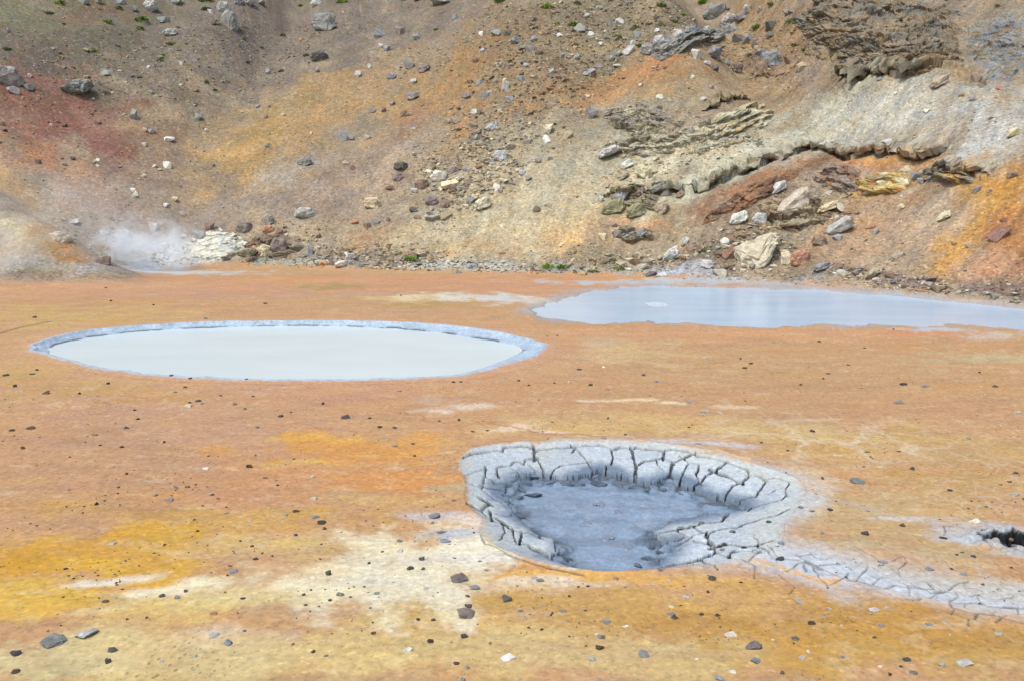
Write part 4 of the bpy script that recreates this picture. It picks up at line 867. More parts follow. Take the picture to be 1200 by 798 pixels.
def rock_material():
    m, t, b = mat('stone'); L = t.links.new
    oi = N(t, 'ShaderNodeObjectInfo'); tc = N(t, 'ShaderNodeTexCoord'); ge = N(t, 'ShaderNodeNewGeometry')
    mp = N(t, 'ShaderNodeVectorMath', operation='ADD'); L(ge.outputs['Position'], mp.inputs[0])
    sc_ = N(t, 'ShaderNodeVectorMath', operation='SCALE'); L(oi.outputs['Location'], sc_.inputs[0]); sc_.inputs['Scale'].default_value = 0.0; L(sc_.outputs[0], mp.inputs[1])
    n1 = N(t, 'ShaderNodeTexNoise'); n1.inputs['Scale'].default_value = 4; n1.inputs['Detail'].default_value = 7; n1.inputs['Roughness'].default_value = .75; L(mp.outputs[0], n1.inputs[0])
    a = ramp(t, n1.outputs['Fac'], [(.3, .62), (.5, .98), (.62, 1.15), (.72, 1.55)])
    o = mixmul(t, oi.outputs['Color'], a)
    n3 = N(t, 'ShaderNodeTexNoise'); n3.inputs['Scale'].default_value = 11; n3.inputs['Detail'].default_value = 4; L(mp.outputs[0], n3.inputs[0])
    k = ramp(t, n3.outputs['Fac'], [(.52, 0.), (.6, .55)])
    sp_ = N(t, 'ShaderNodeMix', data_type='RGBA'); L(k, sp_.inputs[0]); L(o, sp_.inputs[6])
    light = mixmul(t, o, ramp(t, n1.outputs['Fac'], [(0, 1.45), (1, 1.45)])); L(light, sp_.inputs[7])
    L(sp_.outputs[2], b.inputs['Base Color']); b.inputs['Roughness'].default_value = .92; b.inputs['Specular IOR Level'].default_value = .2
    n2 = N(t, 'ShaderNodeTexNoise'); n2.inputs['Scale'].default_value = 16; n2.inputs['Detail'].default_value = 5; n2.inputs['Roughness'].default_value = .7; L(mp.outputs[0], n2.inputs[0])
    bp = N(t, 'ShaderNodeBump'); bp.inputs['Strength'].default_value = .6; bp.inputs['Distance'].default_value = .04; L(n2.outputs[0], bp.inputs['Height']); L(bp.outputs[0], b.inputs['Normal'])
    return m
M_ROCK = rock_material()
BIG = [rock_mesh('boulder', 100+i, n=22, sub=3, rough=.075, mat_=M_ROCK) for i in range(7)]
MID = [rock_mesh('stone', 200+i, n=15, sub=1, rough=.05, mat_=M_ROCK) for i in range(10)]
LOW = [rock_mesh('pebble', 300+i, n=12, mat_=M_ROCK) for i in range(12)]
PAL = dict(dk=(92,88,86), db=(98,74,58), g=(142,143,146), bg=(136,146,162), p=(184,184,182), w=(226,222,212), br=(142,110,84), rb=(136,88,68), ob=(188,126,78), y=(206,188,140), cr=(218,200,162), ol=(150,142,98), mv=(136,120,118), tn=(178,154,120), gy=(202,180,154))
WORD = dict(dk='dark grey', db='dark brown', g='grey', bg='blue grey', p='pale grey', w='whitish', br='brown', rb='reddish brown', ob='orange brown', y='pale yellow', cr='cream', ol='olive', mv='mauve grey', tn='tan', gy='yellowish grey')

BOULDERS = """
8 90 34 22 g|16 106 15 10 g|33 103 12 8 g|35 89 6 4 p|9 34 6 4 g|90 103 36 18 g|123 87 13 8 g|156 130 15 13 g|169 148 8 6 tn|178 149 8 6 g|184 145 4 4 g|232 136 9 8 g|199 157 14 6 w|242 150 6 4 p|170 165 6 4 tn|175 82 5 5 p|213 75 6 5 p|261 75 5 5 g|200 40 18 8 p|191 24 14 7 g|176 9 18 12 p|155 11 10 6 g|207 3 15 12 g|140 2 12 8 g|269 24 22 26 g|262 10 18 14 p|247 16 8 6 p|250 29 8 4 dk|278 2 16 8 g|291 3 16 9 p|98 2 12 7 g|115 2 10 6 g|114 140 9 4 rb|61 147 6 4 tn|3 149 6 5 rb|5 157 6 4 rb|101 60 10 4 ol|
381 26 30 22 g|374 67 22 12 dk|372 5 14 8 p|314 85 11 8 g|305 4 10 5 g|372 84 7 6 g|445 42 13 12 g|469 39 13 10 mv|488 43 10 8 g|454 60 9 7 g|447 58 7 5 w|420 89 9 8 p|434 80 6 6 p|459 89 12 9 bg|480 76 13 9 g|497 79 16 10 mv|475 85 5 4 br|485 96 10 6 p|484 113 16 11 mv|436 128 10 7 mv|450 129 10 6 rb|460 123 8 4 g|474 134 10 7 br|480 135 8 5 ol|401 162 15 13 g|412 163 9 5 g|431 162 10 6 tn|365 159 5 4 w|517 4 26 8 p|491 0 14 4 dk|533 19 7 8 g|546 50 7 4 g|565 41 6 6 w|582 40 14 9 g|594 39 8 8 dk|565 59 8 6 p|525 66 8 5 g|557 70 9 5 rb|536 88 6 4 tn|562 96 8 9 bg|592 101 11 14 p|580 95 9 8 g|546 113 13 9 mv|569 111 9 8 g|555 131 9 8 p|596 118 12 8 g|524 144 8 6 tn|534 142 12 6 tn|576 147 17 10 p|554 160 9 6 mv|311 135 7 6 mv|302 124 6 4 g|332 135 6 4 y|316 160 5 4 y|353 45 6 4 ob|587 75 6 5 p|
836 14 32 22 g|855 24 18 12 p|877 10 8 7 p|871 20 16 9 g|891 11 7 8 mv|809 37 18 13 g|794 41 12 10 p|784 47 14 12 g|772 49 16 11 p|760 58 20 13 g|777 55 13 9 p|737 61 17 7 p|724 65 10 6 g|716 70 9 8 g|702 77 10 7 mv|692 85 12 7 g|686 87 8 5 g|679 34 15 12 g|692 41 9 7 p|656 40 9 6 p|687 18 8 6 g|726 26 11 8 p|714 30 8 6 g|737 5 7 6 mv|702 10 9 6 g|770 36 6 5 p|747 44 10 9 g|742 52 7 8 p|604 46 12 9 g|625 43 10 8 g|622 57 12 8 g|661 65 8 5 p|675 69 10 7 g|617 80 8 5 g|646 87 11 6 p|611 95 9 8 g|705 55 8 5 p|715 81 6 4 g|632 64 11 5 br|692 131 15 18 g|642 154 15 11 cr|641 165 11 10 w|666 162 14 8 y|773 114 9 8 w|785 116 7 6 tn|750 97 7 4 w|812 89 6 5 w|814 66 13 13 p|833 64 21 15 g|836 81 13 8 dk|827 76 9 6 p|865 46 14 13 dk|879 48 15 12 g|886 54 9 7 dk|862 80 16 12 br|890 82 24 24 br|851 75 8 6 g|892 67 20 13 g|824 114 9 5 p|841 114 6 5 p|834 101 6 5 mv|853 33 10 8 g|827 36 16 9 p|840 37 10 8 g|
906 31 13 12 dk|904 42 11 8 dk|906 72 26 22 g|929 72 14 10 br|942 77 14 9 tn|915 88 14 8 br|1144 92 13 9 br|1140 114 8 5 g|1171 104 8 6 ob|1100 95 26 9 tn|991 81 9 6 p|1010 89 8 6 tn|1047 107 7 4 w|1040 128 6 5 cr|1032 95 7 4 bg|925 15 10 8 mv|1126 108 8 4 br|1186 150 18 8 y|
197 188 11 8 w|182 189 6 4 w|169 202 6 4 cr|109 188 7 5 tn|114 185 5 4 w|114 192 5 4 w|85 185 7 4 dk|75 193 7 5 tn|45 193 7 6 dk|156 222 7 4 w|160 225 6 4 w|158 229 9 5 cr|205 233 10 6 cr|194 240 8 4 w|215 249 6 8 p|180 265 11 12 p|147 273 11 7 p|122 274 11 6 p|194 288 10 7 cr|135 222 5 4 br|250 193 4 4 dk|70 277 27 14 y|121 305 18 13 br|87 263 12 6 p|170 164 6 4 p|234 274 15 13 g|245 266 13 11 rb|216 277 10 6 p|264 302 12 6 dk|287 268 20 13 mv|288 295 22 10 ol|292 303 16 7 br|297 290 14 9 ob|
359 194 19 10 g|315 173 7 6 g|414 197 8 7 rb|406 193 9 4 tn|456 217 11 5 rb|470 195 18 9 dk|465 205 16 10 mv|513 202 21 14 w|526 211 22 11 cr|530 218 11 8 db|548 212 12 10 br|493 212 18 12 br|532 196 12 8 mv|544 195 6 6 bg|485 220 10 5 p|436 236 22 13 y|484 244 11 7 dk|505 231 18 11 mv|521 235 14 10 br|504 242 8 6 tn|565 239 22 12 cr|582 219 10 9 w|587 182 18 12 p|551 233 12 8 g|359 254 25 11 p|316 261 16 12 g|315 271 16 9 ob|328 275 12 9 rb|328 288 24 19 mv|311 293 23 15 y|374 278 10 7 br|362 295 11 13 g|380 308 14 9 ob|387 307 8 9 dk|400 309 24 9 w|416 261 12 6 ob|430 265 10 7 rb|440 259 10 7 g|454 256 6 6 br|443 309 12 8 mv|423 310 13 7 g|554 312 12 8 bg|535 319 12 6 g|489 254 9 6 br|413 303 10 7 g|572 311 10 7 p|332 301 8 5 rb|
629 246 10 9 db|628 264 7 5 cr|642 242 9 5 y|619 210 9 5 g|612 203 10 6 p|630 191 9 6 mv|644 190 7 6 g|712 182 34 9 p|725 169 15 9 tn|735 197 18 8 w|756 206 23 14 cr|730 211 18 6 ol|772 226 24 8 g|781 227 14 9 mv|797 228 12 7 br|750 231 16 9 mv|752 239 15 7 ol|728 235 24 12 g|719 248 30 17 ol|745 251 26 14 ol|777 245 22 13 tn|725 275 12 9 mv|737 276 16 11 g|753 276 18 9 g|741 282 10 7 tn|707 281 12 9 y|721 270 7 4 dk|786 296 24 14 p|802 281 9 10 p|849 282 15 9 w|865 256 24 13 w|890 254 18 13 p|829 310 16 10 p|855 295 20 14 rb|890 293 58 34 gy|704 239 9 7 p|775 322 14 6 p|762 321 16 6 dk|
930 241 44 24 gy|970 244 30 8 y|984 267 34 15 p|911 222 22 9 p|937 303 26 19 ob|922 301 16 18 cr|1024 321 26 8 tn|1054 242 11 6 y|1020 262 12 8 ob|1026 269 11 5 g|1052 301 18 8 tn|1043 303 8 6 ol|1135 286 10 8 tn|1104 249 20 7 y|1174 250 9 7 rb|1170 271 26 11 rb|1060 195 10 9 cr|1070 201 10 10 g|1077 206 9 8 g|1086 204 10 12 bg|1094 204 7 12 g|1101 200 8 12 dk|1015 226 10 7 y|1022 222 9 8 cr|1032 214 13 11 y|1042 211 12 11 cr|1051 210 12 12 y|1059 211 9 9 cr|1008 228 8 7 ob|1037 203 12 8 y|1040 167 14 7 p|1185 199 12 7 br|1086 316 7 5 tn|1143 215 12 7 mv|1157 218 6 5 mv|982 280 12 6 g|960 285 18 12 br|962 315 22 7 g|982 313 13 10 br"""
STONES = """
149 556 4 4 db|139 571 4 3 dk|182 579 6 5 g|198 585 11 4 g|206 570 5 4 g|220 569 6 4 br|248 577 6 5 br|255 582 6 3 br|113 592 6 7 db|238 591 4 3 dk|265 593 3 3 dk|266 601 6 4 g|293 612 7 3 p|232 623 5 5 db|132 638 8 3 p|77 667 6 4 db|42 670 6 3 p|282 635 3 3 db|300 656 7 5 dk|274 671 11 7 bg|270 665 5 4 br|267 676 3 3 dk|284 704 8 4 db|190 700 8 6 dk|208 702 8 6 g|124 707 8 5 dk|136 703 6 3 p|250 722 10 5 ob|287 741 5 3 dk|266 755 14 10 bg|250 747 12 6 p|101 747 26 7 p|62 756 32 12 g|18 771 13 9 dk|133 764 12 8 dk|126 778 8 8 dk|19 792 10 6 db|229 772 6 5 p|189 779 6 4 p|347 597 9 6 dk|335 602 5 4 g|370 604 10 6 bg|377 610 11 8 dk|380 618 7 5 dk|367 582 9 5 p|366 554 6 4 p|347 627 5 4 dk|376 637 4 3 dk|388 642 2 2 dk|325 565 4 3 db|311 556 7 3 br|292 542 8 7 dk|385 672 8 9 dk|387 704 4 4 dk|397 697 6 6 g|363 718 3 3 dk|367 767 6 5 dk|382 771 6 5 g|343 758 5 3 dk|
500 592 5 5 g|532 586 7 5 br|506 610 5 5 g|508 603 18 6 g|518 621 12 5 g|521 632 14 4 bg|468 631 8 6 g|468 644 9 5 p|448 645 4 3 db|432 659 5 5 db|494 654 8 7 dk|481 665 9 8 dk|495 666 6 6 dk|533 653 4 3 dk|563 657 7 4 g|570 667 5 4 g|601 662 7 5 p|427 688 4 4 dk|400 697 9 6 g|387 704 5 4 dk|441 696 8 4 g|434 713 5 4 dk|500 689 8 4 p|538 676 20 14 mv|556 687 14 8 g|548 698 6 5 br|549 710 10 6 dk|547 718 29 11 mv|593 701 13 9 dk|633 678 10 6 g|626 676 8 5 p|678 686 4 4 db|689 686 5 4 db|490 727 5 5 db|508 727 6 5 db|437 743 7 5 db|505 752 9 7 db|544 745 9 8 dk|478 763 12 5 w|535 778 8 5 db|547 782 8 5 g|542 796 9 6 bg|595 770 17 5 w|610 715 7 4 g|635 737 5 6 db|659 715 7 3 g|613 723 6 4 p|
722 678 7 5 g|733 687 5 3 g|834 677 10 9 dk|868 681 5 4 db|830 692 4 5 db|804 697 10 5 p|787 709 7 3 w|798 707 4 3 dk|841 718 6 5 db|787 718 9 6 bg|791 722 10 8 db|710 728 11 5 g|733 732 8 4 w|705 745 10 8 g|699 742 6 4 w|702 757 11 8 db|755 764 15 10 g|693 772 10 4 p|856 741 14 6 w|882 754 22 6 mv|886 771 12 9 bg|817 770 5 4 w|858 784 9 6 w|843 792 12 8 bg|834 797 12 6 g|602 770 6 6 w|784 680 5 4 p|660 714 7 3 g|765 684 5 3 p|
964 561 5 5 dk|1006 564 20 6 g|1113 574 7 5 dk|973 597.5 8 5 dk|952 599.5 8 4 g|939 596 8 4 g|901 609 7 6 dk|964 626 5 5 bg|1014 626 10 7 dk|1057 615 7 5 db|1018 599 7 3 g|1105 630 10 5 dk|1141 610 14 4 w|914 655 9 8 dk|890 647 7 5 g|915 639 8 6 bg|910 642 6 4 br|1184 625 8 7 br|1189 644 8 5 mv|1127 647 6 3 dk|1141 652 7 5 dk|1115 666 4 4 db|1088 666 12 6 bg|1035 659 10 4 bg|1130 673 8 3 bg|1185 666 4 4 dk|936 702 12 5 p|1025 713.5 14 5 w|972 711 6 4 p|1040 711 7 4 p|951 728 11 7 db|965 719 7 4 bg|986 731 5 4 p|1033 731 8 5 bg|1088 731 10 5 bg|1107 730 8 4 p|1169 741 10 5 p|931 746 12 6 mv|1025 744 6 5 dk|906 748 5 4 w|988 767.5 6 4 bg|948 761 6 5 w|940 767.5 8 5 p|1063 770.5 10 6 dk|1056 778.5 5 4 dk|1104 778 8 6 p|1130 775 18 10 p|1043 788 6 6 db|1071 786 10 4 mv|1031 778 5 4 w|917 786 5 6 dk|1069 550 6 4 dk|1188 577 14 6 p|1183 564 5 4 dk|1190 554 6 4 dk|
872 637 7 5 dk|858 617 7 6 g|850 631 6 5 dk|822 604 9 6 g|814 608 5 3 dk|798 609 9 4 g|836 634 8 6 g|847 638 7 5 g|860 618 5 5 dk|808 653 6 3 g|
124 337 3 2 db|41 372 5 3 db|18 453 5 5 dk|54 461 10 5 db|127 450 4 4 db|93 462 4 4 db|223 441 6 4 dk|201 442 5 3 db|223 445 5 3 db|217 454 7 3 db|289 446 5 3 dk|205 460 5 3 g|259 464 4 3 db|232 470 7 4 dk|223 472 5 3 db|220 475 11 4 cr|237 473 5 3 g|275 473 6 4 ol|287 478 4 4 ol|297 464 4 3 db|378 472 5 5 db|329 486 6 4 db|36 501 11 5 db|158 480 4 4 db|161 489 5 4 db|148 500 7 5 dk|14 504 7 4 db|27 525 6 5 db|192 516 4 5 db|110 509 9 3 br|117 521 4 3 db|143 523 5 4 db|301 498 6 4 g|241 547 8 3 w|344 534 4 3 db|300 530 3 3 db|242 373 5 4 g|311 355 5 3 db|180 357 3 3 db|130 352 4 3 db|7 439 7 4 dk|43 434 5 3 db|38 438 7 3 dk|
470 347 3 2 db|531 448 6 4 db|540 448 4 3 db|405 487 11 6 dk|445 499 6 4 db|462 500 7 4 dk|433 489 4 3 db|463 521 6 4 g|484 519 5 3 dk|486 533 4 3 db|515 493 3 3 db|538 493 4 4 dk|554 506 5 3 dk|571 505 4 3 dk|608 446 4 3 db|620 452 4 3 db|650 449 4 3 db|692 451 5 5 dk|679 432 7 3 db|707 429 3 3 w|754 438 5 4 db|769 446 7 3 g|641 394 3 2 dk|653 393 3 2 dk|712 492 4 4 dk|647 496 4 3 g|733 511 4 3 dk|707 515 6 4 g|712 457 5 3 g|667 448 4 3 cr|468 458 5 3 g|
960 399 4 3 db|1013 407 3 2 db|825 417 6 3 p|868 419 3 3 db|880 425 5 3 db|873 430 6 3 db|994 428 5 2 db|970 437 6 3 dk|965 443 3 3 db|938 450 4 4 db|1059 451 9 5 dk|1084 454 8 5 bg|1053 471 11 6 g|1166 454 6 4 dk|1154 463 5 3 p|1148 436 3 3 db|809 473 8 4 bg|826 483 13 4 p|843 485 8 3 p|807 502 3 3 dk|952 507 6 5 dk|892 520 4 3 dk|819 522 9 4 bg|923 529 4 3 dk|1016 530 8 3 dk|1053 529 6 3 dk|1068 549 7 4 dk|1172 499 3 3 w|1192 484 8 5 p|1135 514 7 3 g|1047 386 3 3 db"""
def parse(s): 
    out = []
    for it in s.replace('\n', '').split('|'):
        f = it.split()
        if len(f) == 5: out.append((float(f[0]), float(f[1]), float(f[2]), float(f[3]), f[4]))
    return out
ORD = ['', 'second', 'third', 'fourth', 'fifth', 'sixth', 'seventh', 'eighth', 'ninth', 'tenth']
SPECIAL = {(8,90):'large rounded lichen grey boulder cut by the left edge of the hillside',(90,103):'long lichen grey boulder above the red brown patch on the left',(269,24):'tall pale grey boulder high on the slope, left of the square one',
 (381,26):'big square speckled grey boulder near the top of the slope',(374,67):'flat dark slab with moss at its end below the square boulder',(517,4):'long flat pale slab at the top edge of the slope',(836,14):'big grey boulder at the upper end of the rock ledge',
 (809,37):'blocky grey rock in the middle of the upper rock ledge',(692,131):'upright pointed grey rock at the left end of the broken outcrop',(906,72):'large rounded grey boulder left of the overhanging crag',(890,82):'rough brown crumbling boulder below the grey ones left of the crag',
 (833,64):'leaning oval grey boulder on the ochre slope below the ledge',(513,202):'white tilted boulder with yellow lichen in the middle scree',(526,211):'cream tan boulder touching the white tilted one in the scree',(565,239):'cream orange boulder low on the middle scree',
 (436,236):'rounded pale yellow boulder on the bare slope left of the scree',(359,254):'long pale grey boulder above the rock pile at the slope foot',(328,288):'big mauve grey boulder in the rock pile beside the white mound',(311,293):'rounded yellowish boulder in the rock pile beside the white mound',
 (400,309):'flat whitish boulder at the water edge right of the rock pile',(890,293):'largest pale yellowish boulder at the slope foot above the blue pool',(937,303):'orange brown boulder beside the largest pale boulder at the slope foot',(922,301):'cream knobbly boulder between the largest pale and the orange one',
 (930,241):'big pale slab jutting out under the crust in the eroded bank',(984,267):'long tilted pale slab on the orange eroded bank',(1024,321):'low tan slab at the shore right of the orange brown boulder',(719,248):'larger olive green slab in the lower outcrop',(745,251):'smaller olive green slab right of the larger olive one',
 (756,206):'cream tan block under the pale ledge right of centre',(786,296):'tilted pale grey slab on the lower slope above the pool',(865,256):'whitish block in dark rubble left of the eroded bank',(855,295):'red brown block touching the left side of the largest pale boulder',(359,194):'lone oval grey boulder on the tan slope left of centre',
 (70,277):'pale yellow ledge rock on the left steaming mound',(121,305):'crumbly brown rock at the foot of the left steaming mound',(1170,271):'red brown lump in the ochre gully at the right edge',(156,130):'rounded grey boulder alone on the slope left of centre',
 (712,182):'long pale ledge rock below the broken outcrop',(470,195):'dark flat boulder at the upper left of the middle scree',
 (538,676):'rough mauve grey lump of broken clay left of the mud pit',(547,718):'wide mauve grey stone half sunk in the ochre mud',(62,756):'wide flat grey stone sunk in mud at lower left',(101,747):'thin pale blue grey slab lying flat at lower left',
 (266,755):'angular blue grey stone with a slanted top at lower left',(385,672):'upright block shaped dark stone on the cream crust',(755,764):'rounded grey stone below the mud pit near the bottom edge',(882,754):'long low mauve grey stone at lower right of the mud pit',
 (1130,775):'crumbly pale grey stone near the lower right corner',(508,603):'flat grey slab flush with the mud left of the pit',(914,655):'dark rounded stone sitting on the pale cracked streak',(593,701):'pyramid shaped dark stone just below left of the mud pit',
 (834,677):'domed dark stone just below the lower right rim of the pit',(1006,564):'long thin grey slab right of the mud pit',(1141,610):'whitish triangular chip above the small side pit',(1088,666):'blue grey flat stone on the sand above the cracked streak',
 (36,501):'dark brown block on the bare mud at the left edge',(54,461):'flat dark brown stone below the left end of the milky pool',(405,487):'rough dark stone below the middle of the milky pool',(1053,471):'low grey stone on the orange flat right of centre',
 (377,610):'largest dark stone of the three in a row on orange mud',(274,671):'domed blue grey stone on the cream streak at lower left',(1025,713):'long whitish stone on deep orange mud',(856,741):'long whitish flake on the ochre mud below the pit',(595,770):'thin whitish chip at the bottom centre',
 (220,475):'flat cream stone among dark ones below the milky pool',(1014,626):'dark peaked stone on the sand right of the pit',(1105,630):'dark stone at the end of a short crack',(843,792):'blue grey stone cut close to the bottom edge',(1184,625):'brown stone on the far rim of the small side pit'}
def near_special(x, y, items):
    best = None
    for (sx, sy), l in SPECIAL.items():
        d = math.hypot(sx-x, (sy-y)*1.3)
        if best is None or d < best[0]: best = (d, sx, sy, l)
    return best
SHORT = {}
for k_, l in SPECIAL.items():
    ws = l.split(); SHORT[k_] = ' '.join(ws[:4]) if ws[3] in ('boulder','rock','slab','stone','block') else None
    if SHORT[k_] is None:
        for j, wd_ in enumerate(ws):
            if wd_ in ('boulder','rock','slab','stone','block','chip','flake','lump','one'): SHORT[k_] = ' '.join(ws[:j+1]); break
from collections import Counter as _C
print('SHORTDUP', [k for k, v in _C(SHORT.values()).items() if v > 1])
def direction(dx, dy):
    v = 'below' if dy > 0 else 'above'; h = 'right' if dx > 0 else 'left'
    if abs(dy) < .45*abs(dx): return h+' of'
    if abs(dx) < .45*abs(dy): return v
    return v+' and '+h+' of'
items = [(r_, 'B') for r_ in parse(BOULDERS)] + [(r_, 'S') for r_ in parse(STONES)]
labels = []
for (x, y, w_, h_, c_), k_ in items:
    sp_ = SPECIAL.get((int(x), int(y)))
    if sp_: labels.append(sp_); continue
    size = ('small' if w_ < 7.5 else 'medium' if w_ < 14 else 'large')
    shape = 'flat ' if h_ < .45*w_ else 'tall ' if h_ > 1.05*w_ else ''
    noun = ('rock' if k_ == 'B' else 'stone') if w_ > 5 else 'pebble' if k_ == 'S' else 'stone'
    b_ = near_special(x, y, None)
    # prefer a landmark of the scene for stones on the flat
    labels.append(f"{size} {shape}{WORD[c_]} {noun} {direction(x-b_[1], y-b_[2])} the {SHORT[(b_[1], b_[2])]}")
from collections import defaultdict
dd = defaultdict(list)
for i, l in enumerate(labels): dd[l].append(i)
grp = {}
for l, ix in dd.items():
    if len(ix) > 1:
        ix.sort(key=lambda i: items[i][0][0])
        for k_, i in enumerate(ix):
            o_ = 'leftmost' if k_ == 0 else 'rightmost' if k_ == len(ix)-1 else ORD[k_]+' from left'
            labels[i] = f"{l}, {o_}" if k_ < 10 else l
def surf(x, y):
    X_ = np.array([x]); Y_ = np.array([y]); t = foot_t(X_, Y_); z = height0(X_, Y_)
    gx_ = float((height0(X_+.3, Y_)-height0(X_-.3, Y_))[0]/.6); gy_ = float((height0(X_, Y_+.3)-height0(X_, Y_-.3))[0]/.6)
    n = Vector((-gx_, -gy_, 1)).normalized(); d = float(hill_disp(X_, Y_, t)[0]) if t[0] > 0 else 0.
    rl = float(relief(X_, Y_)[0]) if t[0] < .6 else 0.
    ph = float(pit_h(X_, Y_)[0]) if t[0] < 0 else 0.
    return Vector((x, y, float(z[0])+rl+ph)) + n*d, n, float(t[0])
_XY = np.array([at(r_[0], min(r_[1]+r_[3]*.25, 800)) for (r_, k_) in items])
_tt = foot_t(_XY[:, 0], _XY[:, 1]); _SP, _SN = surfv(_XY[:, 0], _XY[:, 1]); _SP[:, 2] += np.where(_tt < .6, relief(_XY[:, 0], _XY[:, 1]), 0) + np.where(_tt < 0, pit_h(_XY[:, 0], _XY[:, 1]), 0)
for i, ((px, py, w_, h_, c_), k_) in enumerate(items):
    x, y, s = _XY[i]; P = Vector(_SP[i]); n = Vector(_SN[i]); t = _tt[i]
    W = w_*s/F*1.06; H = h_*s/F
    rr2 = random.Random(i*7+1)
    if t < 0.3:
        dep = W*rr2.uniform(.65, .95); el = math.atan2(HC, y); Hh = max(.28*W, (H-dep*math.sin(el)*.8)/math.cos(el)*1.15)
    else: dep = W*rr2.uniform(.6, .85); Hh = H*1.15
    big = W > .45
    src = (BIG if (w_ > 15) else MID if w_ > 6.5 else LOW)
    me = src[rr2.randrange(len(src))]
    name = 'boulder' if k_ == 'B' and w_ > 11 else 'rock' if k_ == 'B' else 'stone' if w_ > 5 else 'pebble'
    o = bpy.data.objects.new(name, me); COL.objects.link(o)
    sunk = .38 if t < .3 else .42
    if (px, py) in ((62,756), (101,747), (547,718), (508,603)): W *= .86; Hh = .24*W; sunk = .18
    o.location = P + Vector((0, 0, Hh*(.5-sunk))) + n*(.12*dep if t > .3 else 0)
    o.scale = (W*.94, dep*.94, Hh*.95)
    tilt = -28 if (k_ == 'B' and px > 560 and h_ < .6*w_) else 0
    o.rotation_euler = (rr2.gauss(0, .12), math.radians(tilt)+rr2.gauss(0, .12), rr2.gauss(0, .3))
    cc = alb(PAL[c_]); cc = (cc*.68 + cc.mean()*.32)*(1.3 if k_ == 'B' else 1.05); cc = cc + .06*np.array([.9,.85,.75])*(k_ == 'B')*(1-cc)
    cc = cc*rr2.uniform(.88, 1.1)*(1+np.array([rr2.gauss(0, .03), 0, rr2.gauss(0, .04)])); o.color = tuple(np.clip(cc, 0, 1))+(1,)
    tag(o, labels[i], 'rock' if k_ == 'B' else 'stone', 'rocks and boulders strewn over the hillside' if k_ == 'B' else 'loose stones scattered on the mud flat')
print('rocks', len(items))

print('T', round(time.time()-_T0, 1), '# loose scree nobody')
# loose scree nobody could count
def scatter(name, label, pts, sizes, cols, seed, flat=.6):
    pm = []
    for i in range(8):
        me = rock_mesh('tmp', seed+i, n=9); v = np.array([p.co[:] for p in me.vertices]); f = []
        for p in me.polygons:
            vs = list(p.vertices); f += [(vs[0], vs[j], vs[j+1]) for j in range(1, len(vs)-1)]
        pm.append((v, np.array(f))); bpy.data.meshes.remove(me)
    VV, FF, C_ = [], [], []; off = 0; r_ = np.random.default_rng(seed)
    for i in range(8):
        ids = np.arange(i, len(pts), 8); v, f = pm[i]
        a = r_.random(len(ids))*6.283; c, s = np.cos(a), np.sin(a); sz = sizes[ids][:, None]
        vx = v[None, :, 0]*sz*1.1; vy = v[None, :, 1]*sz*.85; vz = v[None, :, 2]*sz*flat
        X_ = vx*c[:, None]-vy*s[:, None]; Y_ = vx*s[:, None]+vy*c[:, None]
        W_ = np.stack([X_, Y_, vz], -1) + pts[ids][:, None, :]
        VV.append(W_.reshape(-1, 3)); FF.append((f[None]+(np.arange(len(ids))*len(v))[:, None, None]+off).reshape(-1, 3)); off += len(ids)*len(v)
        C_.append(np.repeat(cols[ids], len(v), 0))
    o = mesh_np(name, np.concatenate(VV), np.concatenate(FF), M_SCREE, np.concatenate(C_), smooth=False)
    tag(o, label, None, None, 'stuff'); return o
M_SCREE = ground_material('loose_scree', 2.0, .95, (.4, .03))
g2 = np.random.default_rng(11)
NS = 240000
ax = g2.uniform(-620, 620, NS); sx = g2.uniform(28, 76, NS)         # spread in bearing and distance over the slope
x = ax/F*sx; y = sx*cp*1.0; t = foot_t(x, y)
n1 = fbm(x*.45, y*.45, 3, 50); n2 = fbm(x*.45+31, y*.45, 3, 51); ru = np.zeros(NS)
for ix, m, _ in RUBBLE.masks(x, y, n1, n2): ru[ix] = np.maximum(ru[ix], m)
cl = sstep(-.2, .7, fbm(x*.5, y*.5, 4, 130)); foot_band = np.exp(-np.abs(t-.5)/.8)
pr = (.05 + .85*ru + .12*cl + .5*foot_band)*(t > -.35)
kp = (g2.random(NS) < pr*.42); x, y, t, ru = x[kp], y[kp], t[kp], ru[kp]
z = height0(x, y); e = .3; gx1 = (height0(x+e, y)-height0(x-e, y))/.6; gy1 = (height0(x, y+e)-height0(x, y-e))/.6; nl1 = np.sqrt(1+gx1**2+gy1**2)
d = np.where(t > 0, hill_disp(x, y, np.maximum(t, 0)), 0); rl = np.where(t < .6, relief(x, y), 0)
pts = np.stack([x-gx1/nl1*d, y-gy1/nl1*d, z+d/nl1+rl+.01], 1)
sz = (1+.5*ru)*np.clip(g2.lognormal(math.log(.058), .55, len(x)), .03, .42)*(1+.7*ru); 
bc, _ = colour(x, y, z); tint = g2.random(len(x)); 
pal = np.array([alb((150,150,150)), alb((205,198,180)), alb((110,98,88)), alb((176,160,132)), alb((132,104,84)), alb((220,215,205))])[g2.choice(6, len(x), p=[.25,.2,.2,.2,.1,.05])]
sc_cols = bc*.45 + pal*.85; sc_cols *= g2.uniform(.8, 1.25, len(x))[:, None]
scatter('scree', 'loose small stones and grit covering the slope', pts, sz, sc_cols, 500); print('scree', len(x))
NF = 6000
sx = 1/g2.uniform(1/30., 1/7., NF); x = g2.uniform(-.64, .64, NF)*sx; y = sx.copy()
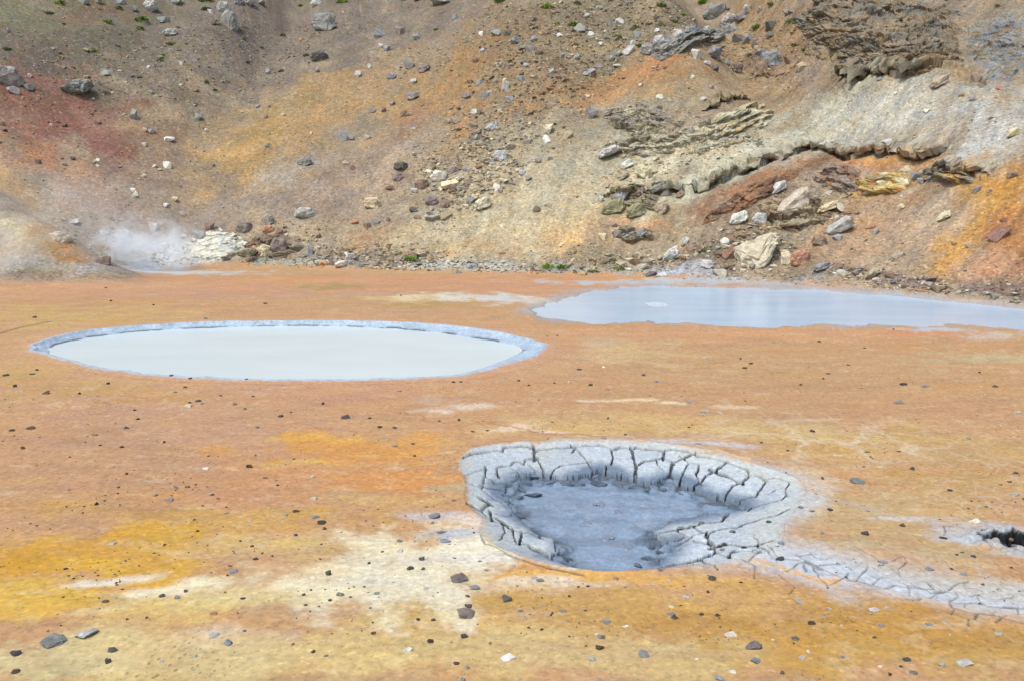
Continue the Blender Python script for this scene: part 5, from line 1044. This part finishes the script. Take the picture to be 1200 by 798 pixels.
okf = (poly_sd(x, y, L_RIM) < -.1) & (poly_sd(x, y, R_RIM) < -.3) & (poly_sd(x, y, P_RIM) < -.02) & (poly_sd(x, y, S_RIM) < -.05) & (foot_t(x, y) < 0) & (g2.random(NF) < .08+.92*sstep(.0, .6, fbm(x*.6, y*.6, 3, 131)))
x, y = x[okf], y[okf]; pts = np.stack([x, y, relief(x, y)+pit_h(x, y)+.004], 1); sz = np.clip(g2.lognormal(math.log(.016), .45, len(x)), .008, .045)
cf_ = np.array([alb((96,90,86)), alb((104,78,60)), alb((190,186,180)), alb((150,120,90))])[g2.choice(4, len(x), p=[.3,.3,.15,.25])]
scatter('grit', 'tiny dark grit peppering the mud flat', pts, sz, cf_, 600); print('grit', len(x))

# mud clods at the pit's inner edge (parts of the pit)
CL = "630 556 26 12|648 564 16 7|618 566 12 8|664 566 16 6|680 566 14 6|700 565 22 6|724 566 18 5|742 570 12 6|762 572 14 6|612 573 14 7|624 578 22 6|606 582 16 7|596 590 14 7|776 573 12 6|796 577 14 6|812 582 14 6|770 630 16 10|782 636 12 9|764 640 10 8|774 646 14 7|758 652 14 9|768 655 10 6|748 661 12 6|778 628 10 5|640 646 12 5|652 650 14 6|664 655 14 5|632 640 10 4|624 628 8 4|612 606 8 4"
k_ = 0
for it in CL.split('|'):
    px, py, w_, h_ = map(float, it.split()); x, y = at_z(px, py+h_*.2, M_Z+.02); s = float(y)/cp
    o = bpy.data.objects.new('mud_clod', (MID+BIG)[k_ % 13]); COL.objects.link(o); o.parent = pit
    o.location = Vector((float(x), float(y), M_Z+.015)) - PL; W = w_*s/F; Hh = max(.04, h_*s/F*.55); o.scale = (W*1.1, W*.55, Hh*1.3); o.rotation_euler = (rr.gauss(0, .1), rr.gauss(0, .1), rr.gauss(0, .5))
    o.color = tuple(alb((104,116,138))*rr.uniform(.75, 1.25))+(1,); k_ += 1

print('T', round(time.time()-_T0, 1), '------------------------- moss')

# froth on the blue pool and bubbles on the mud
def bubbles(name, px, py, z, rx, ry, n, r0, mat_, parent=None, seed=0):
    r_ = random.Random(seed); bm = bmesh.new(); x0, y0 = map(float, at_z(px, py, z))
    for _ in range(n):
        a = r_.uniform(0, 6.283); q = math.sqrt(r_.random()); rr_ = r0*r_.uniform(.5, 1.4)
        g_ = bmesh.ops.create_icosphere(bm, subdivisions=1, radius=rr_)
        for v in g_['verts']: v.co = Vector((v.co.x*1.9+q*math.cos(a)*rx, v.co.y*2.4+q*math.sin(a)*ry, v.co.z*.4))
    me = bpy.data.meshes.new(name); bm.to_mesh(me); bm.free(); me.materials.append(mat_); o = bpy.data.objects.new(name, me); COL.objects.link(o)
    o.location = Vector((x0, y0, z)) - (PL if parent else Vector()); o.parent = parent; return o
_m, _t, _b = mat('froth'); _b.inputs['Base Color'].default_value = (.46, .51, .57, 1); _b.inputs['Roughness'].default_value = .4; M_FROTH = _m
_m, _t, _b = mat('wet_mud'); _b.inputs['Base Color'].default_value = (.17, .20, .26, 1); _b.inputs['Roughness'].default_value = .2; M_WET = _m
tag(bubbles('froth_patch', 770, 357, R_Z+.0, .38, .6, 110, .03, M_FROTH, None, 3), 'small white patch of froth bubbling on the blue pool', 'froth', None, 'stuff')
for k_, (px, py) in enumerate([(722,600),(690,612),(745,618),(700,590),(735,640),(670,600),(760,596),(712,630)]):
    bubbles('mud_bubble', px, py, M_Z+.005, .07, .06, 5, .022, M_WET, pit, 20+k_)

# ------------------------------------------------------------------ moss cushions and grass tufts
def leaf_mat(name, col):
    m, t, b = mat(name); oi = N(t, 'ShaderNodeObjectInfo'); ge = N(t, 'ShaderNodeNewGeometry'); nz = N(t, 'ShaderNodeTexNoise'); nz.inputs['Scale'].default_value = 9
    t.links.new(ge.outputs['Position'], nz.inputs[0]); a = ramp(t, nz.outputs['Fac'], [(.3, .6), (.7, 1.5)])
    t.links.new(mixmul(t, oi.outputs['Color'], a), b.inputs['Base Color']); b.inputs['Roughness'].default_value = .8; b.inputs['Specular IOR Level'].default_value = .15; return m
M_LEAF = leaf_mat('moss_leaves', None)
def tuft_mesh(seed, n, hgt, spread):
    r_ = random.Random(seed); V_, F_ = [], []
    for k in range(n):
        a = r_.uniform(0, 6.283); q = math.sqrt(r_.random())*.5; bx, by = q*math.cos(a)*(1+.3*math.sin(3*a+seed)), q*math.sin(a)
        l = hgt*r_.uniform(.5, 1)*(1.1-q); da = r_.uniform(0, 6.283); dx, dy = math.cos(da)*spread, math.sin(da)*spread; wv = r_.uniform(.03, .06)
        px_, py_ = -math.sin(da)*wv, math.cos(da)*wv; i0 = len(V_)
        V_ += [(bx-px_, by-py_, -.05), (bx+px_, by+py_, -.05), (bx+dx*.4+px_*.8, by+dy*.4+py_*.8, l*.6), (bx+dx*.4-px_*.8, by+dy*.4-py_*.8, l*.6), (bx+dx, by+dy, l)]
        F_ += [(i0, i0+1, i0+2, i0+3), (i0+3, i0+2, i0+4)]
    me = bpy.data.meshes.new('tuft'); me.from_pydata(V_, [], F_); me.materials.append(M_LEAF); return me
TM = [tuft_mesh(i, 120, .5, .16) for i in range(5)]
MOSS = "8 59 9 5|24 101 8 4|126 26 12 6|164 22 20 6|164 33 10 5|200 52 10 5|187 72 8 6|242 14 12 6|241 2 18 7|242 96 7 5|287 45 6 5|290 74 6 5|191 65 5 3|124 109 8 3|139 10 10 5|256 31 6 4|252 105 6 4|331 42 7 5|359 66 8 6|474 1 8 4|510 33 6 3|588 2 22 9|331 86 6 5|307 54 5 3|598 73 6 6|537 151 7 5|352 9 6 4|400 1 14 5|641 6 16 7|672 29 12 9|790 26 9 6|887 33 15 7|825 4 16 9|775 6 12 8|724 46 10 6|750 57 9 7|801 18 8 6|626 117 6 5|744 30 9 8|653 26 8 5|854 12 7 6|845 57 6 5|650 150 5 4|929 29 11 7|931 55 8 6|974 66 8 7|905 7 12 6|944 62 8 5|1169 6 10 4|70 3 14 5|57 14 10 5|110 62 9 4"
GRASS = "481 304 20 9 rounded bright green grass tuft at the slope foot right of the rock pile|641 314 14 9 left green grass tuft below the orange stained slope|659 315 18 8 right green grass tuft below the orange stained slope|695 319 12 5 low bluish green tuft at the far shore of the blue pool|725 316 16 6 sparse yellow green tuft in gravel above the blue pool|717 307 9 6 small yellow green tuft on gravel uphill of the sparse one|825 295 8 5 small olive tuft in brown rubble left of the largest boulder"
ml = []
def veg(px, py, w_, h_, label, cat, name, group, col, i):
    x, y, s = at(px, py); P, n, t = surf(x, y); o = bpy.data.objects.new(name, TM[i % 5]); COL.objects.link(o)
    W = w_*s/F*1.1; o.location = P + n*.02; o.scale = (W*.85, W*.7, h_*s/F*1.2); o.rotation_euler = (math.radians(25) if t > 1 else 0, 0, rr.uniform(-.4, .4))
    o.color = tuple(alb(col))+(1,); tag(o, label, cat, group)
mo = [list(map(float, m.split())) for m in MOSS.split('|')]
lbl = []
for m in mo:
    b_ = near_special(m[0], m[1], None); sz_ = 'tiny' if m[2] < 8 else 'small' if m[2] < 13 else 'broad'
    lbl.append(f"{sz_} green moss cushion {direction(m[0]-b_[1], m[1]-b_[2])} the {SHORT[(b_[1], b_[2])]}")
dd = defaultdict(list)
for i, l in enumerate(lbl): dd[l].append(i)
for l, ix in dd.items():
    if len(ix) > 1:
        ix.sort(key=lambda i: mo[i][0])
        for k_, i in enumerate(ix): lbl[i] = l + (', leftmost' if k_ == 0 else ', rightmost' if k_ == len(ix)-1 else f', {ORD[k_]} from left')
for i, m in enumerate(mo):
    veg(*m, lbl[i], 'moss', 'moss_cushion', 'moss cushions high on the slope', (rr.choice([(112,130,60), (120,142,58), (104,122,62), (118,124,78)])), i)
for i, g_ in enumerate(GRASS.split('|')):
    f = g_.split(' ', 4); veg(*map(float, f[:4]), f[4], 'grass tuft', 'grass_tuft', 'green tufts along the slope foot', (126,160,56) if i < 3 else (130,146,84), i)

# ------------------------------------------------------------------ steam
def steam(name, px, py, lift, size, dens, label, seed):
    x, y, s = at(px, py); bm = bmesh.new(); bmesh.ops.create_icosphere(bm, subdivisions=3, radius=1.); me = bpy.data.meshes.new(name); bm.to_mesh(me); bm.free()
    o = bpy.data.objects.new(name, me); COL.objects.link(o); o.location = (x, y-.8, lift); o.scale = size
    m = bpy.data.materials.new(name); m.use_nodes = True; t = m.node_tree; t.nodes.clear(); L = t.links.new
    out = N(t, 'ShaderNodeOutputMaterial'); pv = N(t, 'ShaderNodeVolumePrincipled'); L(pv.outputs[0], out.inputs['Volume']); pv.inputs['Color'].default_value = (.90, .96, 1, 1); pv.inputs['Anisotropy'].default_value = 0.
    tc = N(t, 'ShaderNodeTexCoord'); ln = N(t, 'ShaderNodeVectorMath', operation='LENGTH'); L(tc.outputs['Object'], ln.inputs[0])
    fr = N(t, 'ShaderNodeMapRange'); fr.inputs[1].default_value = 1.; fr.inputs[2].default_value = .1; L(ln.outputs['Value'], fr.inputs[0])
    nz = N(t, 'ShaderNodeTexNoise'); nz.inputs['Scale'].default_value = 2.3; nz.inputs['Detail'].default_value = 6; nz.inputs['Roughness'].default_value = .6; nz.inputs['Distortion'].default_value = 1.2
    mp = N(t, 'ShaderNodeMapping'); mp.inputs['Location'].default_value = (seed, 0, 0); L(tc.outputs['Object'], mp.inputs[0]); L(mp.outputs[0], nz.inputs[0])
    r2 = N(t, 'ShaderNodeMapRange'); r2.inputs[1].default_value = .47; r2.inputs[2].default_value = .74; L(nz.outputs['Fac'], r2.inputs[0])
    m1 = N(t, 'ShaderNodeMath', operation='MULTIPLY'); L(fr.outputs[0], m1.inputs[0]); L(r2.outputs[0], m1.inputs[1])
    m2 = N(t, 'ShaderNodeMath', operation='MULTIPLY'); L(m1.outputs[0], m2.inputs[0]); m2.inputs[1].default_value = dens; L(m2.outputs[0], pv.inputs['Density'])
    me.materials.append(m); tag(o, label, None, None, 'stuff')
steam('steam', 175, 312, 1.1, (3.4, 1.5, 2.0), 3.6, 'bluish steam drifting off the puddle at the slope foot', 1)
steam('steam', 10, 318, 1.3, (2.4, 1.4, 2.8), 1.1, 'white steam wisps over the left mound', 5)
steam('steam', 110, 300, 2.4, (8.0, 2.8, 3.0), .34, 'thin steam veil drifting up the left slope', 9)
